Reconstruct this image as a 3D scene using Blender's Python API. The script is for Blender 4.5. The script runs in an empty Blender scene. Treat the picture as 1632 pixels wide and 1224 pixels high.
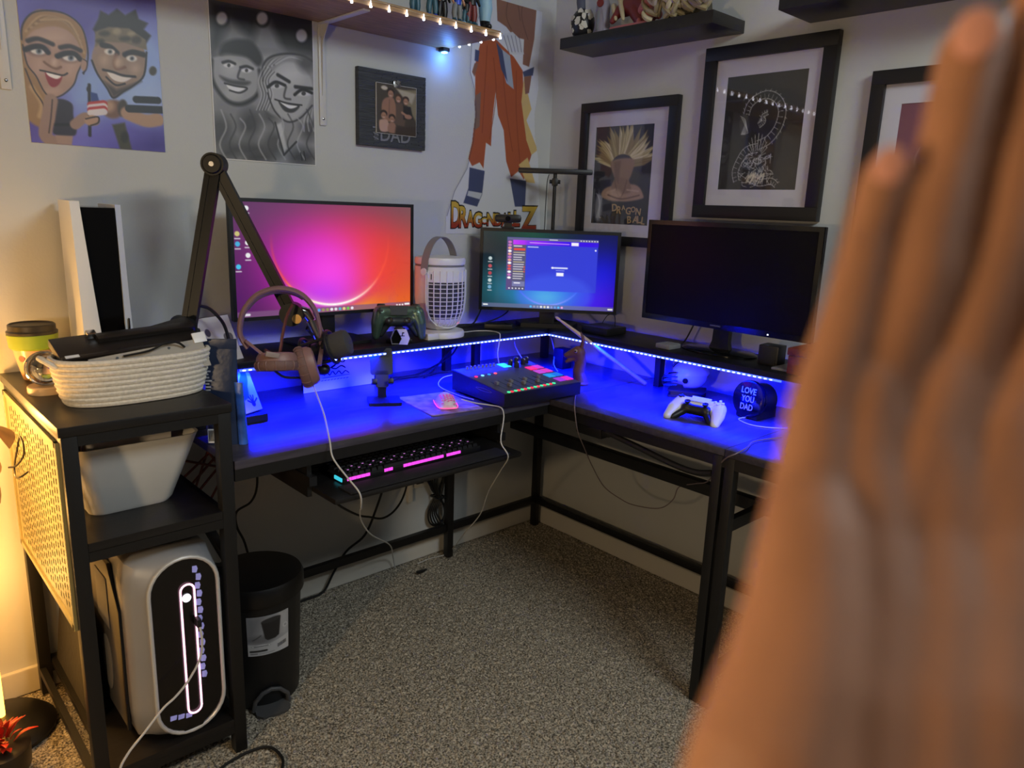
import bpy, bmesh, math, random
import numpy as np
from mathutils import Vector, Matrix
random.seed(7); RNG = np.random.default_rng(11)
S = bpy.context.scene; COL = S.collection
PI = math.pi

# ---------------------------------------------------------------- camera, world, lights
CAM = Vector((-2.175, -2.155, 1.31))
YAW, PITCH, ROLL, FPX = 0.818208, 0.228895, 0.0375079, 1186.567
fw = Vector((math.cos(YAW)*math.cos(PITCH), math.sin(YAW)*math.cos(PITCH), -math.sin(PITCH)))
r0 = Vector((math.sin(YAW), -math.cos(YAW), 0)); u0 = r0.cross(fw)
RT = math.cos(ROLL)*r0 + math.sin(ROLL)*u0; UP = -math.sin(ROLL)*r0 + math.cos(ROLL)*u0
cd = bpy.data.cameras.new('camera'); cam = bpy.data.objects.new('camera', cd); COL.objects.link(cam)
cam.matrix_world = Matrix.Translation(CAM) @ Matrix((RT, UP, -fw)).transposed().to_4x4()
cd.sensor_width = 36; cd.lens = 36*FPX/1632; cd.clip_start = 0.02
cd.dof.use_dof = True; cd.dof.focus_distance = 2.2; cd.dof.aperture_fstop = 4.8
S.camera = cam
w = bpy.data.worlds.new('world'); S.world = w; w.use_nodes = True
w.node_tree.nodes['Background'].inputs[0].default_value = (0.85, 0.9, 1, 1)
w.node_tree.nodes['Background'].inputs[1].default_value = 0.045
S.view_settings.view_transform = 'Standard'; S.view_settings.look = 'None'
S.view_settings.exposure = 0; S.view_settings.gamma = 1; S.view_settings.use_curve_mapping = False

def area(name, loc, aim, sx, sy, color, power, spread=PI):
    l = bpy.data.lights.new(name, 'AREA'); l.shape = 'RECTANGLE'; l.size = sx; l.size_y = sy
    l.color = color; l.energy = power; l.spread = spread
    o = bpy.data.objects.new(name, l); COL.objects.link(o); o.location = loc
    o.rotation_euler = (Vector(aim)-Vector(loc)).to_track_quat('-Z', 'Y').to_euler(); return o
def point(name, loc, color, power, r=.03):
    l = bpy.data.lights.new(name, 'POINT'); l.color = color; l.energy = power; l.shadow_soft_size = r
    o = bpy.data.objects.new(name, l); COL.objects.link(o); o.location = loc; return o
area('ceiling_fixture', (-.88, -2.55, 2.40), (-1.1, -.6, .9), .9, .7, (.87, .97, 1), 39)
# the blue strip under the hutch shelves throws its light down and back
def strip(name, loc, aim, xd, length, color, power, spread):     # a thin strip lamp lying along xd
    l = bpy.data.lights.new(name, 'AREA'); l.shape = 'RECTANGLE'; l.size = length; l.size_y = .012; l.color = color; l.energy = power; l.spread = spread
    z = (Vector(loc)-Vector(aim)).normalized(); x = Vector(xd); y = z.cross(x).normalized()
    o = bpy.data.objects.new(name, l); COL.objects.link(o)
    o.matrix_world = Matrix.Translation(loc) @ Matrix((x, y, z)).transposed().to_4x4(); return o
BLUE = (0, .004, 1)
strip('blue_strip_left', (-.82, -.278, .872), (-.82, -.274, .74), (1, 0, 0), 1.16, BLUE, 46, 2.5)
strip('blue_strip_right', (-.250, -.74, .872), (-.246, -.74, .74), (0, 1, 0), .90, BLUE, 34, 2.45)
strip('blue_strip_back', (-.82, -.27, .868), (-.82, -.05, .80), (1, 0, 0), 1.16, BLUE, .8, 1.4)
strip('blue_strip_back', (-.242, -.74, .868), (-.05, -.74, .80), (0, 1, 0), .90, BLUE, .7, 1.4)
point('shelf_blue_light', (-.540, -.045, 1.80), (.12, .32, 1), .34, .015)
# warm column lamp at the left, just outside the frame
WARM = (1, .51, .13)
for i, (x, y, z, p) in enumerate([(-2.03, -.16, .80, 7.5), (-2.02, -.14, .38, 3.0), (-2.03, -.42, .66, 2.4), (-2.02, -.50, .80, 1.6)]):
    point('warm_lamp_light', (x, y, z), WARM, p, .035)
point('room_lamp_light', (-3.0, -1.60, 1.15), (1, .72, .40), 36, .06)

# ---------------------------------------------------------------- helpers
def lin(c):
    c = c/255.0
    return c/12.92 if c <= .04045 else ((c+.055)/1.055)**2.4
def L3(c): return tuple(lin(v) for v in c)
MATS = {}
def mat(name, c, rough=.5, metal=0, emit=0, noise=None, bump=None, spec=.5, trans=0, coat=0, sss=0, ec=None, alpha=1):
    if name in MATS: return MATS[name]
    m = bpy.data.materials.new(name); m.use_nodes = True; nt = m.node_tree; b = nt.nodes['Principled BSDF']
    col = (*L3(c), 1); b.inputs['Base Color'].default_value = col
    b.inputs['Roughness'].default_value = rough; b.inputs['Metallic'].default_value = metal
    b.inputs['Specular IOR Level'].default_value = spec
    b.inputs['Transmission Weight'].default_value = trans; b.inputs['Coat Weight'].default_value = coat
    b.inputs['Alpha'].default_value = alpha
    if sss:
        b.inputs['Subsurface Weight'].default_value = sss; b.inputs['Subsurface Scale'].default_value = .006
        b.inputs['Subsurface Radius'].default_value = (1, .35, .2)
    if emit:
        b.inputs['Emission Color'].default_value = (*L3(ec or c), 1); b.inputs['Emission Strength'].default_value = emit
    tc = None
    if noise or bump:
        tc = nt.nodes.new('ShaderNodeTexCoord'); mp = nt.nodes.new('ShaderNodeMapping')
        nt.links.new(tc.outputs['Object'], mp.inputs['Vector'])
    if noise:
        sc, amt = noise[0], noise[1]
        if len(noise) > 2: mp.inputs['Scale'].default_value = noise[2]
        n = nt.nodes.new('ShaderNodeTexNoise'); n.inputs['Scale'].default_value = sc; n.inputs['Detail'].default_value = 5
        nt.links.new(mp.outputs[0], n.inputs['Vector'])
        r = nt.nodes.new('ShaderNodeValToRGB'); r.color_ramp.elements[0].position = .3; r.color_ramp.elements[1].position = .7
        r.color_ramp.elements[0].color = (*[v*(1-amt) for v in col[:3]], 1)
        r.color_ramp.elements[1].color = (*[min(1, v*(1+amt)) for v in col[:3]], 1)
        nt.links.new(n.outputs['Fac'], r.inputs['Fac']); nt.links.new(r.outputs['Color'], b.inputs['Base Color'])
    if bump:
        n2 = nt.nodes.new('ShaderNodeTexNoise'); n2.inputs['Scale'].default_value = bump[0]; n2.inputs['Detail'].default_value = 3
        nt.links.new(mp.outputs[0], n2.inputs['Vector'])
        bp = nt.nodes.new('ShaderNodeBump'); bp.inputs['Strength'].default_value = bump[1]; bp.inputs['Distance'].default_value = .003
        nt.links.new(n2.outputs['Fac'], bp.inputs['Height']); nt.links.new(bp.outputs['Normal'], b.inputs['Normal'])
    MATS[name] = m; return m
def printmat(name, rough=.5, emit=0, coat=0):
    if name in MATS: return MATS[name]
    m = bpy.data.materials.new(name); m.use_nodes = True; nt = m.node_tree; b = nt.nodes['Principled BSDF']
    a = nt.nodes.new('ShaderNodeAttribute'); a.attribute_name = 'Col'
    b.inputs['Roughness'].default_value = rough; b.inputs['Coat Weight'].default_value = coat
    if emit:
        b.inputs['Base Color'].default_value = (.004, .004, .004, 1)
        nt.links.new(a.outputs['Color'], b.inputs['Emission Color']); b.inputs['Emission Strength'].default_value = emit
    else: nt.links.new(a.outputs['Color'], b.inputs['Base Color'])
    MATS[name] = m; return m

class MB:
    def __init__(s): s.v = []; s.f = []
    def add(s, vs, fs, M=None):
        n = len(s.v); s.v += [tuple(M @ Vector(p)) if M is not None else tuple(p) for p in vs]
        s.f += [tuple(i+n for i in f) for f in fs]; return s
    def box(s, a, b, M=None, bev=0):
        (x0, y0, z0), (x1, y1, z1) = [tuple(min(a[i], b[i]) for i in range(3)), tuple(max(a[i], b[i]) for i in range(3))]
        if bev > 0:
            bm = bmesh.new(); bmesh.ops.create_cube(bm, size=1)
            for v in bm.verts: v.co = Vector(((x0+x1)/2+v.co.x*(x1-x0), (y0+y1)/2+v.co.y*(y1-y0), (z0+z1)/2+v.co.z*(z1-z0)))
            bmesh.ops.bevel(bm, geom=bm.edges[:], offset=min(bev, .49*min(x1-x0, y1-y0, z1-z0)), segments=2, affect='EDGES', profile=.6)
            bm.verts.ensure_lookup_table()
            s.add([v.co.copy() for v in bm.verts], [[v.index for v in f.verts] for f in bm.faces], M); bm.free(); return s
        vs = [(x0,y0,z0),(x1,y0,z0),(x1,y1,z0),(x0,y1,z0),(x0,y0,z1),(x1,y0,z1),(x1,y1,z1),(x0,y1,z1)]
        return s.add(vs, [(3,2,1,0),(4,5,6,7),(0,1,5,4),(1,2,6,5),(2,3,7,6),(3,0,4,7)], M)
    def bar(s, p0, p1, wx, wy, up=(0, 0, 1)):            # rectangular bar from p0 to p1
        p0 = Vector(p0); p1 = Vector(p1); d = p1-p0; l = d.length; d.normalize(); u = Vector(up)
        if abs(d.dot(u)) > .99: u = Vector((1, 0, 0))
        x = u.cross(d).normalized(); y = d.cross(x)
        M = Matrix((x, y, d)).transposed().to_4x4(); M.translation = p0
        return s.box((-wx/2, -wy/2, 0), (wx/2, wy/2, l), M)
    def ring(s, pts, rad, n=8, cap=True, closed=False):   # tube through pts, rad number or list
        P = [Vector(p) for p in pts]; k = len(P); R = rad if isinstance(rad, (list, tuple)) else [rad]*k
        base = len(s.v); x = None
        for i in range(k):
            d = (P[(i+1) % k]-P[i-1]) if closed else (P[min(i+1, k-1)]-P[max(i-1, 0)])
            d = d.normalized() if d.length > 1e-9 else Vector((0, 0, 1))
            if x is None: x = d.orthogonal().normalized()
            x = (x-d*x.dot(d)); x = x.normalized() if x.length > 1e-6 else d.orthogonal().normalized(); y = d.cross(x)
            for j in range(n):
                a = 2*PI*j/n; s.v.append(tuple(P[i]+R[i]*(math.cos(a)*x+math.sin(a)*y)))
        for i in range(k if closed else k-1):
            for j in range(n):
                a0 = base+i*n+j; a1 = base+i*n+(j+1) % n; i2 = (i+1) % k
                s.f.append((a0, a1, base+i2*n+(j+1) % n, base+i2*n+j))
        if cap and not closed:
            s.f.append(tuple(base+j for j in reversed(range(n)))); s.f.append(tuple(base+(k-1)*n+j for j in range(n)))
        return s
    def wire(s, pts, r, n=6, sub=6, closed=False): return s.ring(smooth(pts, sub, closed), r, n, True, closed)
    def lathe(s, prof, c=(0, 0, 0), n=24, M=None, sx=1, sy=1, cap=True):   # prof: (radius, z)
        vs = []; fs = []; k = len(prof)
        for (r, z) in prof:
            for j in range(n):
                a = 2*PI*j/n; vs.append((c[0]+r*sx*math.cos(a), c[1]+r*sy*math.sin(a), c[2]+z))
        for i in range(k-1):
            for j in range(n): fs.append((i*n+j, i*n+(j+1) % n, (i+1)*n+(j+1) % n, (i+1)*n+j))
        if cap: fs.append(tuple(reversed(range(n)))); fs.append(tuple((k-1)*n+j for j in range(n)))
        return s.add(vs, fs, M)
    def cyl(s, p0, p1, r, r1=None, n=16): return s.ring([p0, p1], [r, r1 if r1 is not None else r], n)
    def cap(s, p0, ra, p1, rb, n=14):                     # capsule with two radii
        p0 = Vector(p0); p1 = Vector(p1); d = p1-p0; l = max(d.length, 1e-5); d = d/l
        pts = []; rr = []
        for t in (90, 60, 30): pts.append(p0-d*ra*math.sin(math.radians(t))); rr.append(max(ra*math.cos(math.radians(t)), ra*.02))
        for k in range(5): pts.append(p0+d*l*k/4); rr.append(ra+(rb-ra)*k/4)
        for t in (30, 60, 90): pts.append(p1+d*rb*math.sin(math.radians(t))); rr.append(max(rb*math.cos(math.radians(t)), rb*.02))
        return s.ring(pts, rr, n)
    def ball(s, c, r, sc=(1, 1, 1), n=14, M=None):
        k = max(6, n//2); prof = [(max(.002, math.sin(PI*i/k)), -math.cos(PI*i/k)) for i in range(k+1)]
        T = Matrix.Translation(c) @ (M or Matrix.Identity(4)) @ Matrix.Diagonal((r*sc[0], r*sc[1], r*sc[2], 1))
        return s.lathe(prof, (0, 0, 0), n, T)
    def prism(s, pts, d, M=None):                         # outline in xy, extruded 0..d in z
        n = len(pts); vs = [(x, y, 0) for x, y in pts]+[(x, y, d) for x, y in pts]
        ar = sum(pts[i][0]*pts[(i+1) % n][1]-pts[(i+1) % n][0]*pts[i][1] for i in range(n))
        o = list(range(n)) if ar > 0 else list(reversed(range(n)))
        fs = [tuple(reversed(o)), tuple(i+n for i in o)]
        for k in range(n): a, b = o[k], o[(k+1) % n]; fs.append((a, b, b+n, a+n))
        return s.add(vs, fs, M)
    def loft(s, rings, cap=True):
        b = len(s.v); n = len(rings[0])
        for r in rings: s.v += [tuple(p) for p in r]
        for i in range(len(rings)-1):
            for j in range(n): s.f.append((b+i*n+j, b+i*n+(j+1) % n, b+(i+1)*n+(j+1) % n, b+(i+1)*n+j))
        if cap: s.f.append(tuple(b+j for j in reversed(range(n)))); s.f.append(tuple(b+(len(rings)-1)*n+j for j in range(n)))
        return s
    def xf(s, M): s.v = [tuple(M @ Vector(p)) for p in s.v]; return s
def smooth(pts, sub=6, closed=False):
    P = [Vector(p) for p in pts]; n = len(P); out = []
    for i in range(n if closed else n-1):
        a, b, c, d = (P[(i-1) % n], P[i], P[(i+1) % n], P[(i+2) % n]) if closed else (P[max(i-1, 0)], P[i], P[i+1], P[min(i+2, n-1)])
        for k in range(sub):
            t = k/sub; out.append(.5*((2*b)+(c-a)*t+(2*a-5*b+4*c-d)*t*t+(3*b-a-3*c+d)*t**3))
    if not closed: out.append(P[-1])
    return out
def rrect(x0, y0, x1, y1, r, k=5):
    o = []
    for cx, cy, a0 in ((x1-r, y1-r, 0), (x0+r, y1-r, 90), (x0+r, y0+r, 180), (x1-r, y0+r, 270)):
        for i in range(k+1):
            a = math.radians(a0+90*i/k); o.append((cx+r*math.cos(a), cy+r*math.sin(a)))
    return o
XF = {}
def mk(name, mb, m, sm=False):
    me = bpy.data.meshes.new(name); me.from_pydata(mb.v, [], mb.f); me.update()
    if sm:
        bm = bmesh.new(); bm.from_mesh(me); bmesh.ops.recalc_face_normals(bm, faces=bm.faces)
        for f in bm.faces: f.smooth = True
        lim = math.radians(38)
        for e in bm.edges:
            if len(e.link_faces) == 2 and e.calc_face_angle(0) > lim: e.smooth = False
        bm.to_mesh(me); bm.free()
    else:
        bm = bmesh.new(); bm.from_mesh(me); bmesh.ops.recalc_face_normals(bm, faces=bm.faces); bm.to_mesh(me); bm.free()
    if m: me.materials.append(m)
    o = bpy.data.objects.new(name, me); COL.objects.link(o); return o
def tag(o, label=None, cat=None, group=None, kind=None):
    if label: o['label'] = label
    if cat: o['category'] = cat
    if group: o['group'] = group
    if kind: o['kind'] = kind
    return o
def thing(name, label, cat, loc=(0, 0, 0), rz=0, group=None):
    o = bpy.data.objects.new(name, None); COL.objects.link(o); o.location = loc; o.rotation_euler = (0, 0, rz)
    o.empty_display_size = .05
    XF[o.name] = Matrix.Translation(loc) @ Matrix.Rotation(rz, 4, 'Z'); return tag(o, label, cat, group)
def part(name, mb, m, parent, local=False, sm=True, label=None, kind=None):
    X = XF[parent.name]
    if not local: mb.xf(X.inverted())
    o = mk(name, mb, m, sm); o.parent = parent; XF[o.name] = X
    return tag(o, label, None, None, kind)
def solo(name, mb, m, label, cat, group=None, sm=True):
    a = np.array(mb.v); c = Vector(((a[:, 0].min()+a[:, 0].max())/2, (a[:, 1].min()+a[:, 1].max())/2, a[:, 2].min()))
    mb.xf(Matrix.Translation(-c)); o = mk(name, mb, m, sm); o.location = c; XF[o.name] = Matrix.Translation(c)
    return tag(o, label, cat, group)
def struct(name, mb, m, sm=False): return tag(mk(name, mb, m, sm), None, None, None, 'structure')
def fuse(mb, vox, it=4, fac=.5):
    me = bpy.data.meshes.new('tmp'); me.from_pydata(mb.v, [], mb.f)
    bm = bmesh.new(); bm.from_mesh(me); bmesh.ops.recalc_face_normals(bm, faces=bm.faces); bm.to_mesh(me); bm.free()
    o = bpy.data.objects.new('tmp', me); COL.objects.link(o)
    r = o.modifiers.new('r', 'REMESH'); r.mode = 'VOXEL'; r.voxel_size = vox
    q = o.modifiers.new('s', 'SMOOTH'); q.iterations = it; q.factor = fac
    e = o.evaluated_get(bpy.context.evaluated_depsgraph_get()).to_mesh()
    out = MB(); out.v = [tuple(v.co) for v in e.vertices]; out.f = [tuple(p.vertices) for p in e.polygons]
    bpy.data.objects.remove(o); bpy.data.meshes.remove(me); return out
def text(st, w=None, h=None, d=.0004, off=0):                    # flat lettering in xy, baseline left at origin
    cu = bpy.data.curves.new('t', 'FONT'); cu.body = st; cu.size = 1; cu.extrude = d; cu.resolution_u = 3; cu.offset = off
    o = bpy.data.objects.new('t', cu); COL.objects.link(o)
    e = o.evaluated_get(bpy.context.evaluated_depsgraph_get()).to_mesh()
    out = MB(); out.v = [tuple(v.co) for v in e.vertices]; out.f = [tuple(p.vertices) for p in e.polygons]
    bpy.data.objects.remove(o); bpy.data.curves.remove(cu)
    a = np.array(out.v); mn = a.min(0); mx = a.max(0); sx = w/(mx[0]-mn[0]) if w else 1; sy = h/(mx[1]-mn[1]) if h else sx
    if not w: sx = sy
    out.v = [((x-mn[0])*sx, (y-mn[1])*sy, z) for x, y, z in out.v]; return out
def frameM(o, x, y):                                      # matrix with local x, y axes at o
    x = Vector(x).normalized(); y = Vector(y).normalized(); M = Matrix((x, y, x.cross(y))).transposed().to_4x4(); M.translation = o; return M

class Cv:                                                 # a flat print: colours painted on a grid mesh
    def __init__(s, w, h, bg): s.w = w; s.h = h; s.a = np.tile(np.array(bg, float)/255, (h, w, 1)); s.m = np.ones((h, w)); s.H = None
    def map(s, src, dst):
        A = []; b = []
        for (x, y), (u, v) in zip(src, dst):
            A += [[x, y, 1, 0, 0, 0, -u*x, -u*y], [0, 0, 0, x, y, 1, -v*x, -v*y]]; b += [u, v]
        s.H = np.append(np.linalg.solve(np.array(A, float), np.array(b, float)), 1).reshape(3, 3)
    def p(s, pts):
        P = np.array(pts, float)
        if s.H is None: return P
        q = np.c_[P, np.ones(len(P))] @ s.H.T; return q[:, :2]/q[:, 2:]
    def win(s, P, pad):
        x0 = int(max(0, P[:, 0].min()-pad)); x1 = int(min(s.w, P[:, 0].max()+pad+2)); y0 = int(max(0, P[:, 1].min()-pad)); y1 = int(min(s.h, P[:, 1].max()+pad+2))
        if x1 <= x0 or y1 <= y0: return None
        X, Y = np.meshgrid(np.arange(x0, x1)+0., np.arange(y0, y1)+0.); return x0, x1, y0, y1, X, Y
    def put(s, wn, al, c, mask=False):
        x0, x1, y0, y1 = wn[:4]
        if mask: s.m[y0:y1, x0:x1] = np.maximum(s.m[y0:y1, x0:x1], al); return
        al = np.clip(al, 0, 1)[..., None]; s.a[y0:y1, x0:x1] = s.a[y0:y1, x0:x1]*(1-al)+np.array(c, float)/255*al
    def dist(s, X, Y, P, closed):
        d = np.full(X.shape, 1e9); ins = np.zeros(X.shape, bool); n = len(P)
        for i in range(n if closed else n-1):
            x0, y0 = P[i]; x1, y1 = P[(i+1) % n]; dx, dy = x1-x0, y1-y0; L = dx*dx+dy*dy+1e-12
            t = np.clip(((X-x0)*dx+(Y-y0)*dy)/L, 0, 1); d = np.minimum(d, np.hypot(X-x0-t*dx, Y-y0-t*dy))
            if closed:
                c = ((y0 > Y) != (y1 > Y)); ins ^= c & (X < dx*(Y-y0)/(dy if dy else 1e-9)+x0)
        return np.where(ins, -d, d)
    def poly(s, pts, c, soft=1., op=1., curve=False, mask=False):
        P = s.p(pts)
        if curve: P = np.array([(v.x, v.y) for v in smooth([(a, b, 0) for a, b in P], 5, True)])
        wn = s.win(P, soft+1)
        if wn: s.put(wn, op*np.clip(.5-s.dist(wn[4], wn[5], P, True)/soft, 0, 1), c, mask)
    def line(s, pts, c, wd=1., soft=1., op=1., curve=True):
        P = s.p(pts)
        if curve and len(P) > 2: P = np.array([(v.x, v.y) for v in smooth([(a, b, 0) for a, b in P], 5)])
        wn = s.win(P, wd+soft+1)
        if wn: s.put(wn, op*np.clip(.5-(s.dist(wn[4], wn[5], P, False)-wd/2)/soft, 0, 1), c)
    def ell(s, cx, cy, rx, ry, c, soft=1., op=1., rot=0):
        t = np.linspace(0, 2*PI, 28, endpoint=False); cr, sr = math.cos(rot), math.sin(rot)
        s.poly(np.c_[cx+rx*np.cos(t)*cr-ry*np.sin(t)*sr, cy+rx*np.cos(t)*sr+ry*np.sin(t)*cr], c, soft, op)
    def mesh(s, o, U, V, wid, hei):                       # o = top-left corner, U right, V down (unit vectors)
        U = np.array(U, float)*wid/(s.w-1); V = np.array(V, float)*hei/(s.h-1)
        I, J = np.meshgrid(np.arange(s.w), np.arange(s.h))
        co = np.array(o, float)+I[..., None]*U+J[..., None]*V
        idx = np.arange(s.w*s.h).reshape(s.h, s.w)
        q = np.stack([idx[:-1, :-1], idx[1:, :-1], idx[1:, 1:], idx[:-1, 1:]], -1)
        keep = (s.m[:-1, :-1] > .5) & (s.m[1:, :-1] > .5) & (s.m[1:, 1:] > .5) & (s.m[:-1, 1:] > .5)
        return co.reshape(-1, 3), q[keep].reshape(-1, 4)
    def build(s, name, m, parent, o, U, V, wid, hei, label=None):
        co, q = s.mesh(o, U, V, wid, hei)
        X = np.array(XF[parent.name].inverted()); co = co @ X[:3, :3].T+X[:3, 3]
        me = bpy.data.meshes.new(name); me.from_pydata(co.tolist(), [], q.tolist()); me.update()
        at = me.color_attributes.new('Col', 'FLOAT_COLOR', 'POINT')
        c = np.clip(s.a, 0, 1).reshape(-1, 3); c = np.where(c <= .04045, c/12.92, ((c+.055)/1.055)**2.4)
        at.data.foreach_set('color', np.c_[c, np.ones(len(c))].astype(np.float32).ravel())
        me.materials.append(m); ob = bpy.data.objects.new(name, me); COL.objects.link(ob); ob.parent = parent; XF[ob.name] = XF[parent.name]
        return tag(ob, label)

# ---------------------------------------------------------------- materials
WALL = mat('wall_paint', (193, 194, 192), .85, bump=(160, .12), noise=(3, .03))
TRIM = mat('trim_paint', (205, 200, 190), .5)
CEIL = mat('ceiling_paint', (205, 204, 200), .9)
BLKM = mat('black_metal', (17, 16, 16), .45, bump=(300, .1))
DSKW = mat('desk_top_wood', (64, 61, 72), .30, noise=(9, .3, (1, 8, 8)), bump=(60, .06))
HUTW = mat('hutch_wood', (14, 14, 17), .42, noise=(9, .3, (1, 8, 8)), spec=.3)
BLKW = mat('black_wood', (24, 22, 22), .36, noise=(9, .35, (1, 8, 8)), bump=(60, .12))
PLAS = mat('black_plastic', (19, 19, 21), .42)
GLOSS = mat('gloss_black', (9, 9, 11), .12)
RUBB = mat('black_rubber', (14, 14, 14), .6)
WHP = mat('white_plastic', (222, 222, 224), .38)
SHIN = mat('chrome', (190, 190, 192), .2, 1)
WCBL = mat('white_cable', (195, 193, 190), .5)
GREY = mat('grey_plastic', (120, 120, 124), .5)

# ---------------------------------------------------------------- the room
struct('wall_left', MB().box((-4.6, 0, 0), (.1, .1, 2.45)), WALL)
struct('wall_right', MB().box((0, -4.4, 0), (.1, 0, 2.45)), WALL)
struct('ceiling', MB().box((-4.6, -4.4, 2.45), (.1, .1, 2.5)), CEIL)
struct('baseboard_left', MB().box((-4.6, -.014, 0), (0, 0, .072), None, .003), TRIM)
struct('baseboard_right', MB().box((-.014, -4.4, 0), (0, -.014, .072), None, .003), TRIM)
def carpet():
    st = .0046; nx = int(2.35/st); ny = int(1.62/st); x0, y0 = -2.35, -1.62
    X, Y = np.meshgrid(x0+np.arange(nx+1)*(2.35/nx), y0+np.arange(ny+1)*(1.62/ny))
    h = RNG.random(X.shape); k = (h+np.roll(h, 1, 0)+np.roll(h, 1, 1)+np.roll(np.roll(h, 1, 0), 1, 1))/4
    k2 = RNG.random((ny//4+2, nx//4+2)).repeat(4, 0).repeat(4, 1)[:ny+1, :nx+1]
    Z = (k-.5)*.011+(k2-.5)*.003; Z = Z-.003
    Z[0, :] = Z[-1, :] = 0; Z[:, 0] = Z[:, -1] = 0
    JX = (RNG.random(X.shape)-.5)*st*.7; JY = (RNG.random(X.shape)-.5)*st*.7
    JX[0, :] = JX[-1, :] = JY[0, :] = JY[-1, :] = 0; JX[:, 0] = JX[:, -1] = JY[:, 0] = JY[:, -1] = 0
    co = np.stack([X+JX, Y+JY, Z], -1).reshape(-1, 3); idx = np.arange(co.shape[0]).reshape(ny+1, nx+1)
    q = np.stack([idx[:-1, :-1], idx[:-1, 1:], idx[1:, 1:], idx[1:, :-1]], -1).reshape(-1, 4)
    v = co.tolist(); f = q.tolist(); n = len(v)
    v += [(-4.6, -4.4, 0), (.1, -4.4, 0), (.1, -1.62, 0), (-4.6, -1.62, 0), (-2.35, 0, 0), (-2.35, -1.62, 0), (-4.6, 0, 0)]
    f += [(n, n+1, n+2, n+3), (n+3, n+5, n+4, n+6)]
    m = bpy.data.materials.new('carpet'); m.use_nodes = True; nt = m.node_tree; b = nt.nodes['Principled BSDF']
    tc = nt.nodes.new('ShaderNodeTexCoord'); ns = nt.nodes.new('ShaderNodeTexNoise'); ns.inputs['Scale'].default_value = 210; ns.inputs['Detail'].default_value = 3
    n2 = nt.nodes.new('ShaderNodeTexNoise'); n2.inputs['Scale'].default_value = 7
    nt.links.new(tc.outputs['Object'], ns.inputs['Vector']); nt.links.new(tc.outputs['Object'], n2.inputs['Vector'])
    r = nt.nodes.new('ShaderNodeValToRGB'); e = r.color_ramp.elements; e[0].position = .36; e[1].position = .66
    e[0].color = (*L3((74, 69, 61)), 1); e[1].color = (*L3((194, 184, 166)), 1)
    mx = nt.nodes.new('ShaderNodeMix'); mx.data_type = 'RGBA'; mx.blend_type = 'MULTIPLY'; mx.inputs['Factor'].default_value = .35
    nt.links.new(ns.outputs['Fac'], r.inputs['Fac']); nt.links.new(r.outputs['Color'], mx.inputs['A']); nt.links.new(n2.outputs['Color'], mx.inputs['B'])
    nt.links.new(r.outputs['Color'], b.inputs['Base Color']); b.inputs['Roughness'].default_value = 1; b.inputs['Specular IOR Level'].default_value = .1
    me = bpy.data.meshes.new('floor'); me.from_pydata(v, [], f); me.update(); me.materials.append(m)
    o = bpy.data.objects.new('floor', me); COL.objects.link(o); tag(o, kind='structure')
carpet()
# white wall plate and trunking below the keyboard tray
ch = solo('cable_channel', MB().box((-.675, -.016, .24), (-.655, 0, .52), None, .002), TRIM, 'white plastic cable channel on the wall below the keyboard tray', 'cable channel')

# ---------------------------------------------------------------- corner desk with hutch
D = thing('corner_desk', 'black L-shaped corner desk with raised shelf glowing blue underneath', 'desk', (-.54, -.3, 0))
part('desktop', MB().box((-1.545, -.585, .720), (-.003, -.003, .740), None, .002), DSKW, D)
part('desktop', MB().box((-.54, -1.208, .720), (-.003, -.5865, .740), None, .002), DSKW, D)
part('desktop', MB().box((-.54, -1.80, .720), (-.003, -1.2095, .740), None, .002), DSKW, D)
part('apron', MB().box((-1.545, -.583, .692), (-.545, -.563, .7195)), BLKM, D)
part('apron', MB().box((-.538, -1.80, .690), (-.518, -.565, .7195)), BLKM, D)
part('apron', MB().box((-1.545, -.075, .690), (-.03, -.055, .7195)), BLKM, D)
for (x, y) in ((-.524, -.067), (-.05, -.058), (-.526, -1.190), (-.05, -1.190), (-.526, -1.226), (-.05, -1.226), (-.526, -1.78), (-.05, -1.78)):
    part('leg', MB().box((x-.0135, y-.0135, 0), (x+.0135, y+.0135, .7195), None, .002), BLKM, D)
part('crossbar', MB().box((-1.53, -.073, .105), (-.538, -.053, .133), None, .001), BLKM, D)
part('crossbar', MB().box((-.51, -.073, .105), (-.064, -.053, .133), None, .001), BLKM, D)
part('crossbar', MB().box((-.06, -1.176, .103), (-.04, -.072, .131), None, .001), BLKM, D)
part('crossbar', MB().box((-.06, -1.76, .103), (-.04, -1.24, .131), None, .001), BLKM, D)
part('support_beam', MB().box((-.318, -1.769, .505), (-.288, -.17, .541), None, .001), BLKM, D)
part('end_rail', MB().box((-.51, -1.236, .515), (-.064, -1.216, .549), None, .001), BLKM, D)
part('end_rail', MB().box((-.51, -1.236, .085), (-.064, -1.216, .118), None, .001), BLKM, D)
part('end_rail', MB().box((-.51, -1.79, .515), (-.064, -1.77, .549), None, .001), BLKM, D)
part('end_rail', MB().box((-.51, -.075, .515), (-.064, -.055, .549), None, .001), BLKM, D)
part('hutch_shelf', MB().box((-1.545, -.285, .880), (-.03, -.055, .898), None, .002), HUTW, D)
part('hutch_shelf', MB().box((-.256, -1.41, .880), (-.03, -.2865, .898), None, .002), HUTW, D)
for (x, y, s) in ((-.554, -.075, 1), (-.418, -.075, 1), (-.075, -.095, 1), (-.10, -.675, 1), (-.16, -1.235, 1), (-.08, -1.39, 1), (-1.50, -.10, 1), (-1.1, -.075, 1)):
    part('hutch_post', MB().box((x-.014, y-.011, .740), (x+.014, y+.011, .8795), None, .001), BLKM, D)
part('hutch_end_panel', MB().box((-.245, -1.262, .741), (-.215, -1.25, .8795)), BLKM, D)
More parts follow.
